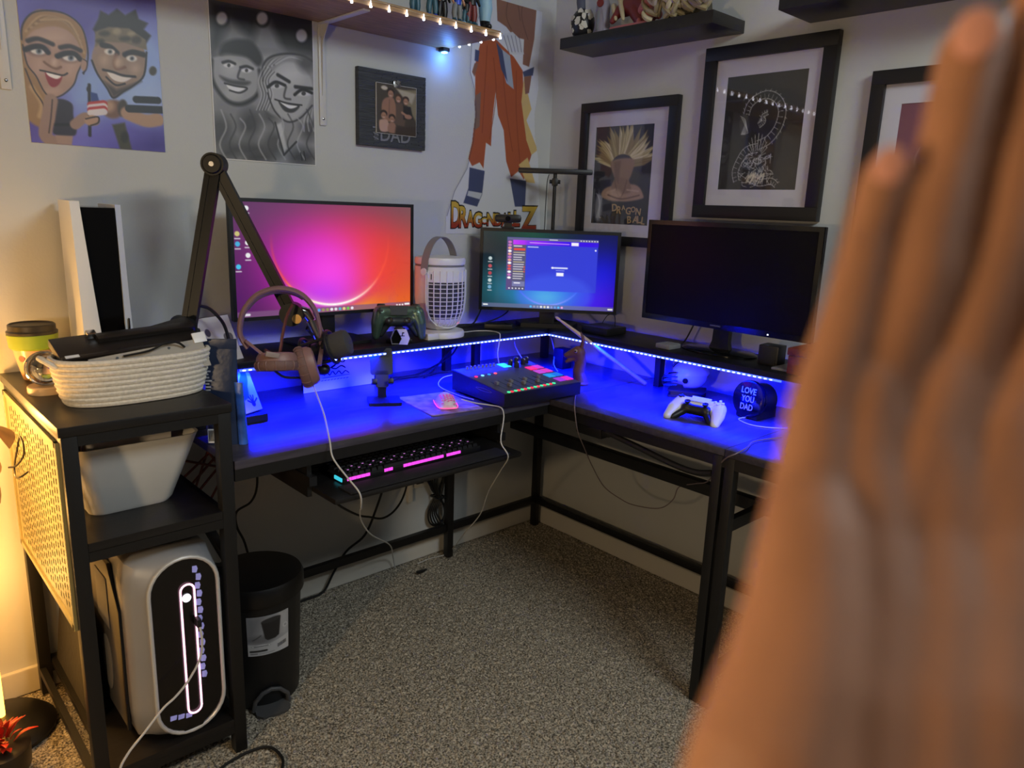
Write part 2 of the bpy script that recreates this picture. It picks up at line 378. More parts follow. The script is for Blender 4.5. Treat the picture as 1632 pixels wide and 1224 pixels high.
# keyboard tray on two drop brackets
TR = part('keyboard_tray', MB().box((-1.345, -.672, .612), (-.735, -.44, .628), None, .007), BLKW, D)
tm = MB().box((-1.345, -.44, .612), (-.735, -.30, .628))
part('tray_deck', tm, BLKW, D)
for x in (-1.358, -.735):
    part('tray_bracket', MB().box((x, -.56, .602), (x+.012, -.30, .692)), BLKM, D)
    part('tray_slide', MB().box((x-.004, -.58, .636), (x+.016, -.30, .66)), PLAS, D)
# underneath, hanging power strip and loose black pieces
solo('power_strip', MB().box((-.528, -.79, .655), (-.49, -.69, .688), None, .005).box((-.528, -.82, .668), (-.496, -.79, .684), None, .004), PLAS, 'black power strip fixed under the right desk edge', 'power strip')
dr = MB()
pts = smooth([(-.523, -.80, .684), (-.523, -.92, .668), (-.523, -1.05, .650), (-.523, -1.12, .648), (-.523, -1.17, .660)], 5)
dr.ring(pts, .009, 8); solo('cable_sleeve', dr, RUBB, 'thick black cable sleeve sagging under the right desk edge', 'cable')

# LED strip (emits the light seen; the lamps above carry its throw)
LEDM = mat('blue_led', (60, 85, 255), .4, emit=3.2)
LEDW = mat('white_blue_led', (190, 205, 255), .4, emit=5)
T = thing('led_strip', 'glowing blue LED strip along the front underside of the raised shelf', 'light strip', (-.257, -.287, .877))
part('strip', MB().box((-1.40, -.2905, .8745), (-.26, -.2855, .8795)), LEDM, T)
part('strip', MB().box((-.2615, -1.195, .8745), (-.2565, -.2955, .8795)), LEDM, T)
dm = MB()
for i in range(68): x = -1.39+i*.01665; dm.box((x-.0035, -.2925, .8755), (x+.0035, -.2903, .8785))
for i in range(53): y = -.30-i*.01665; dm.box((-.2635, y-.0035, .8755), (-.2613, y+.0035, .8785))
part('diodes', dm, LEDW, T, kind='stuff', sm=False)

# ---------------------------------------------------------------- tower shelf at the left end of the desk
TW = thing('tower_shelf', 'black three-tier shelf unit with pegboard side at the left desk end', 'shelf unit', (-1.71, -.3, 0))
for (x, y) in ((-1.563, -.572), (-1.863, -.572), (-1.563, -.03), (-1.863, -.03)):
    part('post', MB().box((x-.0145, y-.0145, 0), (x+.0145, y+.0145, .856), None, .002), BLKM, TW)
part('shelf_board', MB().box((-1.882, -.590, .857), (-1.547, -.010, .877), None, .002), BLKW, TW, label='top board')
part('shelf_board', MB().box((-1.848, -.586, .612), (-1.578, -.015, .630)), BLKW, TW)
part('shelf_board', MB().box((-1.848, -.586, .078), (-1.578, -.015, .096)), BLKW, TW)
for z in (.835, .590, .058):
    part('rail', MB().box((-1.8485, -.5865, z), (-1.5775, -.566, z+.021)), BLKM, TW)
    part('rail', MB().box((-1.8485, -.04, z), (-1.5775, -.02, z+.021)), BLKM, TW)
    for x in (-1.877, -1.563): part('rail', MB().box((x-.0, -.557, z), (x+.014, -.045, z+.021)), BLKM, TW)
part('brace', MB().bar((-1.563, -.556, .50), (-1.563, -.30, .592), .018, .018), BLKM, TW)
part('brace', MB().bar((-1.563, -.556, .47), (-1.563, -.045, .30), .02, .02), BLKM, TW)
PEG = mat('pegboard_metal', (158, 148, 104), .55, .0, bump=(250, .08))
def pegs():
    mb = MB(); nu, nv = 22, 20; y0, y1, z0, z1 = -.555, -.045, .448, .834; xa, xb = -1.8795, -1.8785
    du = (y1-y0)/nu; dv = (z1-z0)/nv
    for x in (xa, xb):
        for i in range(nu):
            for j in range(nv):
                a, b = y0+i*du, y0+(i+1)*du; c, d = z0+j*dv, z0+(j+1)*dv
                if i in (0, nu-1) or j in (0, nv-1): mb.add([(x, a, c), (x, b, c), (x, b, d), (x, a, d)], [(0, 1, 2, 3)]); continue
                my = (a+b)/2; off = dv*.25 if i % 2 else -dv*.25; mz = (c+d)/2+off*.6; hw, hh = .0045, dv*.36
                o = [(x, a, c), (x, b, c), (x, b, d), (x, a, d), (x, my-hw, mz-hh), (x, my+hw, mz-hh), (x, my+hw, mz+hh), (x, my-hw, mz+hh)]
                mb.add(o, [(0, 1, 5, 4), (1, 2, 6, 5), (2, 3, 7, 6), (3, 0, 4, 7)])
    for (a, b) in (((-1.884, y0-.008, z0-.008), (-1.8775, y1+.008, z0+.004)), ((-1.884, y0-.008, z1-.004), (-1.8775, y1+.008, z1+.008)),
                   ((-1.884, y0-.012, z0-.008), (-1.8775, y0+.004, z1+.008)), ((-1.884, y1-.004, z0-.008), (-1.8775, y1+.008, z1+.008))): mb.box(a, b)
    return mb
part('pegboard', pegs(), PEG, TW, sm=False, label='perforated metal pegboard side')
# small flat front bracket and foot card seen at the left front post
hk = MB().wire([(-1.886, -.27, .700), (-1.90, -.262, .688), (-1.906, -.235, .682), (-1.902, -.215, .705), (-1.892, -.208, .74), (-1.888, -.222, .768), (-1.888, -.245, .772), (-1.888, -.262, .756), (-1.890, -.255, .732), (-1.902, -.232, .706), (-1.914, -.215, .70)], .0022, 6)
solo('s_hook', hk, mat('hook_metal', (60, 56, 50), .4, .6), 'bent dark wire hook hanging on the pegboard side', 'hook')
# corner column lamp: black base, warm glowing column
LP = thing('column_lamp', 'black-based column lamp glowing warm at the left edge', 'lamp', (-1.985, -.15, 0))
part('base', MB().lathe([(.115, 0), (.118, .012), (.10, .03), (.04, .045), (.02, .05)], (-1.985, -.15, 0), 32), BLKM, LP)
part('glowing_tube', MB().lathe([(.011, .05), (.011, 1.0)], (-1.985, -.15, 0), 14), mat('warm_tube', (255, 176, 60), .5, emit=9), LP)
part('cap', MB().lathe([(.016, 1.0), (.016, 1.02), (.004, 1.026)], (-1.985, -.15, 0), 14), BLKM, LP)

# ---------------------------------------------------------------- wall shelves
WOOD = mat('shelf_wood', (156, 122, 82), .55, noise=(14, .35, (1, 12, 12)), bump=(40, .15))
WS = thing('wooden_wall_shelf', 'long light wood wall shelf above the posters trimmed with fairy lights', 'shelf', (-1.2, -.14, 1.828))
part('board', MB().box((-2.15, -.288, 1.829), (-.530, -.002, 1.848), None, .002), WOOD, WS)
WM = mat('white_bracket', (200, 198, 194), .45)
for x in (-.988, -1.80):
    br = part('bracket', MB().box((x-.011, -.006, 1.54), (x+.011, 0, 1.829), None, .004).box((x-.011, -.255, 1.8235), (x+.011, 0, 1.829), None, .002)
         .prism([(0, 0), (.05, 0), (.012, -.05), (.004, -.20), (0, -.20)], .002, frameM((x-.001, -.004, 1.826), (0, -1, 0), (0, 0, 1))), WM, WS)
    sc = MB()
    for z in (1.56, 1.79): sc.lathe([(.004, 0), (.004, .0015), (.002, .0025)], (0, 0, 0), 8, frameM((x, -.006, z), (1, 0, 0), (0, 0, 1)))
    part('screw', sc, SHIN, br)
BS = thing('floating_shelf', 'black floating shelf with figurines above the smaller framed print', 'shelf', (-.09, -.5, 1.86))
part('board', MB().box((-.175, -.812, 1.862), (-.001, -.198, 1.898), None, .002), BLKW, BS)
BS2 = thing('floating_shelf', 'black floating shelf high on the right wall above the half hidden print', 'shelf', (-.09, -1.4, 1.86))
part('board', MB().box((-.185, -1.64, 1.861), (-.001, -1.022, 1.897), None, .002), BLKW, BS2)
# fairy lights
FL = thing('fairy_light_string', 'string of tiny white fairy lights along the wooden shelf edge', 'string lights', (-.53, -.29, 1.845))
wp = [(-2.1+i*.06, -.2915, 1.841+.003*math.sin(i*1.7)) for i in range(27)]+[(-.524, -.291, 1.842), (-.525, -.25, 1.842), (-.525, -.19, 1.840), (-.525, -.12, 1.841), (-.525, -.06, 1.84)]
part('wire', MB().ring(wp, .0008, 5), mat('clear_wire', (180, 165, 130), .4), FL)
BUL = mat('white_bulb', (236, 240, 255), .3, emit=9)
bx = [(-.535-.058*i, -.292, 1.829) for i in range(21)]+[(-.522, -.245, 1.833), (-.522, -.185, 1.833), (-.522, -.125, 1.833), (-.522, -.075, 1.833)]
bmesh0 = None
for i, (x, y, z) in enumerate(bx):
    if bmesh0 is None:
        mb = MB().lathe([(.0006, .012), (.0016, .006), (.0038, -.003), (.0030, -.005)], (0, 0, 0), 8)
        o = mk('bulb', mb, BUL, True); bmesh0 = o.data
    else: o = bpy.data.objects.new('bulb', bmesh0); COL.objects.link(o)
    o.location = XF[FL.name].inverted() @ Vector((x, y, z)); o.parent = FL
T = thing('shelf_light', 'small blue-white light fixed under the wooden shelf corner', 'light', (-.54, -.022, 1.82))
part('housing', MB().box((-.558, -.036, 1.817), (-.531, -.006, 1.8285), None, .003), PLAS, T)
part('diode', MB().box((-.550, -.030, 1.813), (-.536, -.012, 1.817), None, .001), mat('cyan_led', (120, 200, 255), .3, emit=8), T)

# ---------------------------------------------------------------- wall art
PAP = printmat('poster_print', .42); PAPG = printmat('framed_print', .5)
SK = (176, 140, 112); SKD = (120, 86, 66); SKL = (206, 174, 146); INK = (34, 28, 30)
def poster_colour():
    c = Cv(215, 322, (112, 112, 196))
    c.map([(75, 0), (745, 0), (150, 685), (797, 732)], [(0, 103), (214, 61), (0, 321), (214, 321)])
    for x, y, rx, ry, col, op in ((420, 40, 330, 260, (78, 66, 150), .8), (640, 330, 200, 220, (150, 178, 224), .8), (420, 480, 130, 190, (140, 168, 216), .8), (700, 700, 200, 90, (62, 46, 130), .9),
                                  (400, 660, 260, 90, (108, 96, 190), .8), (160, 560, 120, 170, (84, 66, 150), .8), (720, 470, 120, 90, (176, 196, 226), .7)):
        c.ell(x, y, rx, ry, col, 60, op)
    # left figure: swept blond hair, long face, dark dress
    HR = (150, 116, 74)
    c.line([(108, 240), (130, 380), (180, 480), (175, 545), (205, 568)], HR, 34, 5); c.line([(150, 420), (200, 500), (190, 560)], (186, 154, 108), 8, 4, .8); c.line([(118, 330), (160, 430), (205, 500), (215, 570)], INK, 2.2, 1.5, .8)
    c.poly([(98, 190), (102, 120), (140, 70), (180, 45), (235, 52), (320, 72), (388, 130), (416, 215), (405, 300), (380, 300), (120, 300)], HR, 3, 1, True)
    c.poly([(112, 215), (135, 165), (190, 135), (270, 128), (340, 160), (384, 230), (392, 300), (370, 350), (352, 405), (300, 452), (250, 470), (210, 440), (168, 365), (128, 310)], (166, 134, 116), 3, 1, True)
    c.ell(235, 180, 80, 34, (190, 160, 142), 22, .8); c.ell(335, 325, 34, 50, (192, 160, 142), 18, .55); c.ell(185, 320, 26, 40, (192, 160, 142), 16, .55); c.ell(250, 440, 40, 18, (186, 154, 136), 12, .6)
    for k in range(7): c.line([(120+k*12, 150-k*9), (190+k*20, 78+k*3), (300+k*10, 96+k*9), (372+k*5, 170+k*14)], (108, 80, 50) if k % 2 else (192, 162, 116), 3, 3, .7)
    c.line([(130, 196), (180, 186), (250, 212)], INK, 7, 3, .9); c.line([(288, 228), (335, 222), (384, 242)], INK, 7, 3, .9)
    for (x, y, r) in ((180, 244, .12), (335, 276, .1)):
        c.ell(x, y-6, 50, 26, (70, 52, 52), 10, .75); c.ell(x, y, 38, 18, (214, 208, 204), 3, 1, r); c.ell(x+4, y+1, 14, 15, (96, 106, 116), 3); c.ell(x+5, y+1, 6, 7, INK, 2)
        c.line([(x-62, y-6), (x-20, y-20), (x+20, y-18), (x+48, y+8)], INK, 8, 2.5)
    c.line([(210, 298), (222, 308), (245, 322), (270, 330), (290, 322)], SKD, 4, 2); c.ell(258, 300, 14, 18, (196, 166, 148), 6, .8)
    c.poly([(215, 345), (260, 356), (296, 364), (284, 402), (255, 420), (230, 400)], (136, 30, 36), 2, 1, True); c.poly([(220, 347), (260, 357), (292, 366), (270, 380), (232, 366)], (236, 230, 224), 2, 1, True)
    c.line([(190, 338), (215, 343), (260, 354), (300, 362), (322, 352)], INK, 2.6, 1.5)
    c.line([(105, 215), (128, 310), (170, 365), (210, 440), (248, 470), (300, 456), (352, 408), (372, 350), (396, 300)], INK, 2.2, 1.5, .85); c.line([(100, 190), (104, 120), (150, 62), (235, 50), (320, 70), (388, 128), (416, 215), (420, 290), (400, 355)], INK, 2.4, 1.5, .85)
    c.ell(402, 312, 16, 30, (166, 134, 116), 3); c.line([(400, 285), (418, 300), (412, 335), (396, 350)], INK, 2, 1.5, .8)
    c.poly([(248, 490), (290, 476), (345, 500), (352, 560), (368, 622), (350, 655), (256, 644), (262, 560)], (44, 38, 50), 3, 1, True); c.line([(262, 600), (366, 600)], (20, 18, 24), 5, 2)
    c.line([(244, 482), (232, 560), (218, 650), (260, 686)], (150, 122, 106), 20, 3); c.line([(250, 480), (244, 560), (234, 640)], INK, 2, 1.5, .7); c.line([(360, 600), (410, 565), (455, 580)], (150, 122, 106), 16, 3); c.poly([(262, 650), (350, 655), (345, 700), (280, 700)], (160, 132, 116), 3)
    # right figure: dark spiky hair, camouflage band, grey-brown face
    c.poly([(445, 140), (470, 90), (480, 50), (520, 70), (560, 40), (600, 72), (650, 45), (665, 90), (710, 110), (690, 140), (725, 170), (700, 210), (580, 160), (480, 190)], (36, 32, 34), 4, 1)
    c.poly([(450, 230), (480, 190), (580, 175), (680, 215), (700, 300), (690, 360), (640, 410), (590, 440), (545, 470), (515, 420), (465, 350), (440, 290)], (146, 122, 104), 3, 1, True)
    c.poly([(455, 150), (520, 128), (620, 135), (700, 190), (706, 240), (600, 205), (500, 200), (456, 225)], (112, 100, 78), 3)
    for x, y, a, b, col in ((500, 160, 26, 13, (58, 54, 42)), (560, 150, 20, 16, (150, 138, 110)), (600, 185, 28, 12, (60, 56, 44)), (655, 190, 22, 18, (60, 52, 42)), (630, 160, 18, 10, (150, 138, 110)), (480, 196, 20, 10, (52, 48, 38))): c.ell(x, y, a, b, col, 5)
    c.line([(490, 215), (530, 226), (560, 252)], INK, 9, 3); c.line([(600, 262), (640, 250), (690, 262)], INK, 9, 3)
    for (x, y) in ((526, 248), (632, 280)): c.ell(x, y, 26, 15, (214, 206, 196), 3, 1, .1); c.ell(x+2, y, 11, 11, (110, 116, 120), 2.5); c.ell(x+2, y, 5, 5, INK, 2)
    c.line([(560, 262), (545, 300), (560, 330), (600, 322)], SKD, 5, 3); c.ell(565, 300, 18, 22, SKL, 10, .7); c.ell(500, 290, 22, 25, SKL, 12, .5); c.ell(650, 330, 24, 25, SKL, 12, .5)
    c.poly([(515, 340), (580, 360), (635, 368), (600, 392), (560, 390), (530, 370)], (222, 212, 204), 2, 1, True); c.line([(495, 335), (540, 345), (590, 362), (650, 368)], INK, 4, 2); c.line([(510, 370), (555, 408), (600, 402)], INK, 3, 2)
    c.line([(440, 290), (466, 352), (515, 425), (545, 470), (592, 440), (642, 410), (692, 360), (704, 250)], INK, 3, 2); c.poly([(500, 390), (545, 470), (600, 440), (680, 390), (560, 430)], (52, 44, 42), 7, .85)
    c.ell(735, 340, 18, 22, (62, 56, 46), 3)
    # small bodies, flag and rifle
    c.ell(545, 525, 52, 45, SKD, 5); c.ell(525, 512, 26, 26, SK, 8); c.ell(590, 520, 24, 42, (64, 54, 46), 4); c.poly([(540, 600), (600, 590), (635, 720), (580, 720)], (66, 62, 46), 4); c.ell(600, 660, 18, 28, (40, 38, 30), 5)
    c.line([(612, 545), (700, 580), (760, 575)], SK, 22, 4); c.ell(745, 575, 28, 26, SK, 4); c.line([(620, 522), (780, 528)], (40, 42, 48), 13, 2, 1, False); c.line([(655, 478), (760, 482)], (36, 38, 44), 12, 2, 1, False); c.ell(655, 478, 12, 15, (36, 38, 44), 2); c.ell(760, 482, 10, 15, (36, 38, 44), 2)
    c.line([(428, 408), (432, 652)], INK, 5, 2, 1, False); c.ell(424, 428, 9, 14, INK, 2); c.poly([(434, 442), (466, 450), (480, 500), (440, 500)], (40, 62, 130), 2)
    for k in range(4): c.line([(436, 505+k*13), (500, 498+k*13)], ((176, 50, 50) if k % 2 == 0 else (216, 206, 206)), 11, 2, 1, False)
    c.ell(440, 580, 34, 26, SK, 3); c.line([(412, 572), (470, 562), (472, 590), (436, 604)], INK, 2.2, 1.5)
    return c
P1 = thing('caricature_poster', 'colour caricature poster of a blond woman and a man in a camouflage headband', 'poster', (-1.608, -.003, 1.427))
part('sheet', MB().box((-1.761, -.0022, 1.427), (-1.455, -.0004, 1.885)), mat('poster_paper', (214, 212, 210), .5), P1, sm=False)
poster_colour().build('print', PAP, P1, (-1.761, -.0026, 1.885), (1, 0, 0), (0, 0, -1), .306, .458)
def poster_grey():
    G = lambda v: (v, v, v+2)
    c = Cv(215, 290, G(150))
    c.map([(990, 0), (1510, 95), (1040, 760), (1508, 797)], [(0, 6.5), (214, 0), (0, 289), (214, 289)])
    c.poly([(980, -20), (1530, 60), (1530, 290), (1300, 240), (1000, 280)], G(34), 30)
    for pts in ([(1100, 100), (1195, 190), (1120, 300), (1030, 260)], [(1240, 110), (1300, 110), (1370, 270), (1200, 260)]): c.poly(pts, G(132), 22, .85)
    for x, y in ((1060, 95), (1262, 95), (1458, 182)): c.ell(x, y, 36, 42, G(20), 6); c.ell(x-2, y-4, 28, 33, G(178), 5)
    c.ell(1120, 560, 130, 150, G(120), 40, .8); c.ell(1400, 660, 120, 140, G(140), 40, .8)
    for x, y, a, b, g in ((1050, 640, 60, 70, 66), (1200, 600, 50, 60, 58), (1180, 720, 90, 40, 64), (1310, 700, 50, 60, 70), (1480, 620, 36, 60, 60), (1240, 760, 60, 30, 50), (1450, 760, 60, 40, 60), (1090, 740, 40, 30, 60), (1290, 560, 40, 50, 70)): c.ell(x, y, a, b, G(g), 26, .85)
    # left face with a dark cap
    c.poly([(1010, 300), (1060, 280), (1180, 285), (1245, 340), (1245, 420), (1215, 470), (1150, 500), (1090, 490), (1040, 440), (1012, 380)], G(154), 4, 1, True)
    c.poly([(1050, 270), (1070, 215), (1140, 195), (1215, 215), (1260, 290), (1240, 330), (1180, 285), (1090, 268)], G(40), 8, 1, True)
    c.ell(1110, 345, 40, 40, G(182), 20, .7); c.ell(1120, 460, 40, 25, G(180), 12, .6)
    for x, y in ((1095, 325), (1182, 350)): c.ell(x, y, 26, 11, G(214), 3); c.ell(x, y, 8, 9, G(60), 2); c.line([(x-30, y-14), (x, y-20), (x+30, y-8)], G(40), 5, 3)
    c.line([(1150, 345), (1140, 385), (1170, 395)], G(70), 4, 3); c.poly([(1050, 375), (1110, 395), (1200, 405), (1170, 425), (1090, 412)], G(60), 6, .9, True)
    c.poly([(1085, 418), (1130, 428), (1175, 436), (1140, 452), (1100, 440)], G(226), 2, 1, True); c.line([(1075, 412), (1130, 426), (1185, 436), (1150, 458), (1100, 446)], G(40), 3, 2)
    c.line([(1010, 300), (1012, 380), (1042, 445), (1095, 500), (1160, 512), (1225, 478), (1250, 420), (1245, 350)], G(36), 7, 6)
    # right face with loose wavy hair
    c.poly([(1262, 330), (1300, 285), (1380, 270), (1460, 280), (1508, 310), (1508, 560), (1460, 600), (1300, 560), (1240, 470), (1235, 400)], G(138), 6, 1, True)
    c.poly([(1310, 360), (1380, 310), (1460, 340), (1505, 420), (1480, 520), (1430, 575), (1380, 590), (1320, 540), (1285, 460)], G(170), 6, 1, True); c.ell(1400, 370, 55, 40, G(196), 24, .8)
    c.line([(1262, 400), (1262, 330), (1300, 285), (1380, 268), (1460, 278), (1512, 310)], G(54), 4, 3)
    for k in range(6): c.line([(1275+k*10, 340-k*4), (1310+k*16, 296-k*2), (1390+k*14, 288+k*3)], G(190 if k % 2 else 90), 3, 3, .8)
    for k in range(5): c.line([(1500-k*5, 540), (1492-k*8, 590), (1506-k*12, 640)], G(80 if k % 2 else 186), 3, 3, .7)
    for k in range(9): x = 1245+k*7; c.line([(x+25, 330+k*4), (x-5, 400), (x+10, 470), (x-15, 540)], G(70 if k % 2 else 190), 2, 2, .7)
    c.ell(1480, 310, 45, 45, G(70), 20, .8); c.line([(1335, 372), (1390, 405)], G(40), 7, 3); c.line([(1420, 430), (1500, 440)], G(40), 7, 3)
    for x, y in ((1330, 425), (1460, 462)): c.ell(x, y, 36, 13, G(200), 4); c.ell(x, y, 11, 10, G(60), 2); c.line([(x-44, y+6), (x-6, y-18), (x+40, y-2)], G(28), 6, 2.5)
    c.line([(1375, 430), (1365, 480), (1395, 490)], G(70), 4, 3); c.poly([(1335, 495), (1380, 512), (1440, 520), (1410, 552), (1365, 545)], G(56), 3, 1, True); c.poly([(1345, 503), (1385, 516), (1428, 523), (1390, 534)], G(228), 2, 1, True)
    c.line([(1320, 490), (1380, 508), (1450, 518)], G(40), 3, 2); c.line([(1285, 460), (1318, 545), (1378, 596), (1440, 580), (1500, 520)], G(50), 3, 3)
    for k in range(10): x = 1060+k*46; c.line([(x, 540+20*(k % 3)), (x+25, 620), (x-5, 700), (x+30, 770)], G(60 if k % 2 else 176), 3, 3, .75)
    c.poly([(1320, 610), (1350, 600), (1375, 720), (1360, 740)], G(206), 5, .8); c.line([(1320, 600), (1360, 750), (1420, 690)], G(50), 4, 2, .9, False)
    c.line([(1440, 740), (1446, 775)], G(30), 2, 1.5); c.line([(1455, 735), (1462, 775)], G(30), 2, 1.5)
    return c
P2 = thing('caricature_poster', 'black and white airbrushed caricature poster of a couple beside the shelf bracket', 'poster', (-1.168, -.003, 1.421))
part('sheet', MB().box((-1.322, -.0022, 1.420), (-1.014, -.0004, 1.837)), mat('poster_paper', (214, 212, 210), .5), P2, sm=False)
poster_grey().build('print', PAP, P2, (-1.319, -.0026, 1.834), (1, 0, 0), (0, 0, -1), .302, .411)
# DAD plaque with a clipped photo
PQ = thing('photo_plaque', 'dark ribbed photo plaque lettered DAD with a clipped family photo', 'photo frame', (-.744, -.015, 1.495))
pm = MB(); random.seed(5)
z = 1.496
pm.box((-.873, -.018, 1.495), (-.617, -.001, 1.726))
while z < 1.722:
    h = random.uniform(.0025, .005); x = -.8725
    while x < -.62:
        l = random.uniform(.05, .14); xe = min(-.6175, x+l); pm.box((x, -.018-random.uniform(.0008, .003), z), (xe, -.017, z+h*.8)); x = xe+.001
    z += h
part('plaque', pm, mat('plaque_wood', (58, 61, 68), .6, noise=(20, .3, (1, 1, 12))), PQ, sm=False)
GR = mat('plaque_letters', (118, 120, 128), .5)
part('lettering', text('DAD', .115, .042, .0004, .01).xf(frameM((-.795, -.0215, 1.512), (1, 0, 0), (0, 0, 1))), GR, PQ, sm=False)
part('lettering', text('#1', .042, .022).xf(frameM((-.802, -.0215, 1.512), (0, 0, 1), (-1, 0, 0))), GR, PQ, sm=False)
c = Cv(64, 72, (66, 58, 50))
c.poly([(36, 6), (64, 2), (64, 50), (50, 30)], (128, 118, 92), 3); c.poly([(30, 4), (62, 8), (56, 24), (40, 14)], (170, 160, 140), 3); c.ell(12, 6, 5, 3, (200, 190, 170), 2)
SKP = (164, 122, 98); HRD = (44, 32, 28)
c.poly([(26, 26), (40, 24), (46, 44), (44, 58), (26, 56)], (92, 74, 62), 2); c.poly([(42, 28), (54, 28), (58, 46), (42, 48)], (38, 34, 36), 2)
c.poly([(8, 30), (14, 20), (26, 19), (30, 34), (27, 52), (10, 50)], (150, 110, 88), 2, 1, True); c.line([(20, 22), (19, 48)], (112, 80, 64), 1.4, 1, .8)
for x, y, r, hc in ((22, 13, 5.4, HRD), (34, 19, 4.8, (70, 48, 36)), (46, 21, 4.8, (56, 40, 32)), (11, 45, 5, HRD), (24, 49, 4.6, HRD)):
    c.ell(x, y-2.6, r+.6, r, hc, 1.5); c.ell(x, y+.6, r*.82, r, SKP, 1.4); c.line([(x-1.6, y), (x-1.5, y+.2)], (60, 40, 34), 1, .8, .8, False); c.line([(x+1.6, y), (x+1.7, y+.2)], (60, 40, 34), 1, .8, .8, False); c.line([(x-1.4, y+3), (x+1.4, y+3)], (210, 190, 176), .9, .8, .8, False)
c.poly([(4, 54), (10, 51), (17, 52), (20, 66), (6, 68)], (186, 150, 132), 1.5, 1, True); c.poly([(19, 56), (28, 55), (32, 68), (18, 68)], (150, 112, 94), 1.5, 1, True); c.ell(50, 43, 6, 3.4, SKP, 1.5); c.line([(40, 38), (50, 43)], SKP, 3.4, 1.2)
c.poly([(30, 60), (64, 56), (64, 72), (28, 72)], (58, 46, 38), 3)
ph = c.build('photo_print', PAP, PQ, (-.812, -.0262, 1.686), (1, 0, 0), (0, 0, -1), .152, .150)
part('photo_backing', MB().box((-.813, -.0258, 1.535), (-.659, -.0212, 1.687)), mat('poster_paper', (214, 212, 210), .5), PQ, sm=False)
part('clip', MB().box((-.75, -.030, 1.678), (-.722, -.021, 1.70), None, .003).cyl((-.736, -.033, 1.695), (-.736, -.021, 1.695), .006), SHIN, PQ)
# die-cut wall decal: plain stand-in shapes in the decal's colours
DC = thing('wall_decal', 'tall die-cut white wall decal with orange strips and DRAGONBALL Z lettering', 'wall decal', (-.27, -.002, 1.217))
dcv = Cv(250, 420, (206, 208, 214)); dcv.m[:] = 0
dcv.map([(709, 373), (862, 376), (745, 180), (858, 180)], [(0, 416), (249, 418), (47, 204), (228, 184.5)])
ol = [(709, 374), (710, 345), (722, 305), (742, 268), (752, 225), (757, 180), (754, 140), (747, 112), (750, 60), (765, 10), (765, -20), (864, -20), (862, 40), (856, 100), (857, 140), (851, 180), (852, 220), (857, 250), (858, 300), (860, 340), (861, 376)]
dcv.poly(ol, (0, 0, 0), 1.2, 1, False, True)
OR = (164, 84, 52); ORD = (124, 58, 38); NAV = (66, 74, 108); CRM = (204, 176, 116); BRN = (134, 94, 78)
dcv.poly([(766, 62), (790, 60), (792, 120), (784, 190), (782, 232), (774, 226), (770, 268), (764, 258), (752, 264), (745, 250), (740, 244), (748, 214), (752, 206), (757, 150), (757, 100)], OR, 1.2)
dcv.poly([(790, 60), (818, 88), (832, 110), (834, 160), (846, 172), (836, 178), (838, 222), (848, 240), (834, 286), (826, 272), (814, 282), (806, 256), (802, 206), (793, 182), (788, 130)], OR, 1.2)
for l in ([(776, 70), (772, 140), (768, 210)], [(786, 90), (790, 150), (780, 220)], [(800, 100), (806, 170), (816, 240)], [(822, 110), (822, 180), (828, 260)]): dcv.line(l, ORD, 1.6, 1, .8)
dcv.poly([(834, 120), (846, 172), (838, 190), (856, 238), (846, 246), (838, 222), (830, 160)], CRM, 1.2); dcv.poly([(826, 262), (840, 250), (852, 292), (838, 290)], CRM, 1.2)
dcv.poly([(792, 70), (812, 86), (818, 140), (806, 130)], (156, 166, 184), 1.2); dcv.poly([(790, 64), (800, 78), (808, 128), (798, 108)], NAV, 1.2)
dcv.poly([(748, 266), (772, 272), (768, 310), (760, 330), (738, 324), (746, 300)], NAV, 1.2); dcv.poly([(812, 284), (838, 288), (836, 330), (820, 330)], NAV, 1.2)
dcv.poly([(746, 304), (768, 308), (764, 318), (744, 312)], (186, 190, 200), 1.2); dcv.poly([(832, 112), (850, 104), (848, 118), (834, 120)], NAV, 1.2); dcv.poly([(757, 76), (764, 78), (762, 96), (756, 94)], NAV, 1.2)
dcv.poly([(790, -20), (856, -20), (850, 60), (842, 104), (832, 100), (834, 60), (818, 56), (806, 40), (792, 30)], BRN, 1.4); dcv.poly([(756, 98), (762, 98), (756, 120), (752, 112)], BRN, 1.2); dcv.poly([(758, 150), (766, 144), (764, 200), (756, 206), (752, 190)], (126, 100, 90), 1.2)
dcv.poly([(834, 120), (846, 118), (842, 146), (836, 148)], BRN, 1.2)
dcv.poly([(798, 52), (816, 48), (830, 62), (834, 84), (812, 84)], (196, 198, 206), 1.2)
for k in range(5): dcv.line([(802+k*6, 54), (810+k*5, 80)], (70, 70, 90), 1.3, 1, .8)
for l in ([(812, -20), (806, 20), (814, 44)], [(838, -20), (830, 20), (840, 60)], [(824, 0), (828, 30)]): dcv.line(l, (86, 58, 50), 1.6, 1, .8)
dcv.line([(p[0]+(2 if p[0] < 800 else -2), p[1]) for p in ol[1:11]], (60, 62, 72), 1.1, 1, .8, False)
ob = dcv.build('print', PAP, DC, (-.513, -.0018, 2.031), (1, 0, 0), (0, 0, -1), .484, .814)
bm = bmesh.new(); bm.from_mesh(ob.data); bmesh.ops.remove_doubles(bm, verts=[], dist=0)
bmesh.ops.delete(bm, geom=[v for v in bm.verts if not v.link_faces], context='VERTS'); bm.to_mesh(ob.data); bm.free()
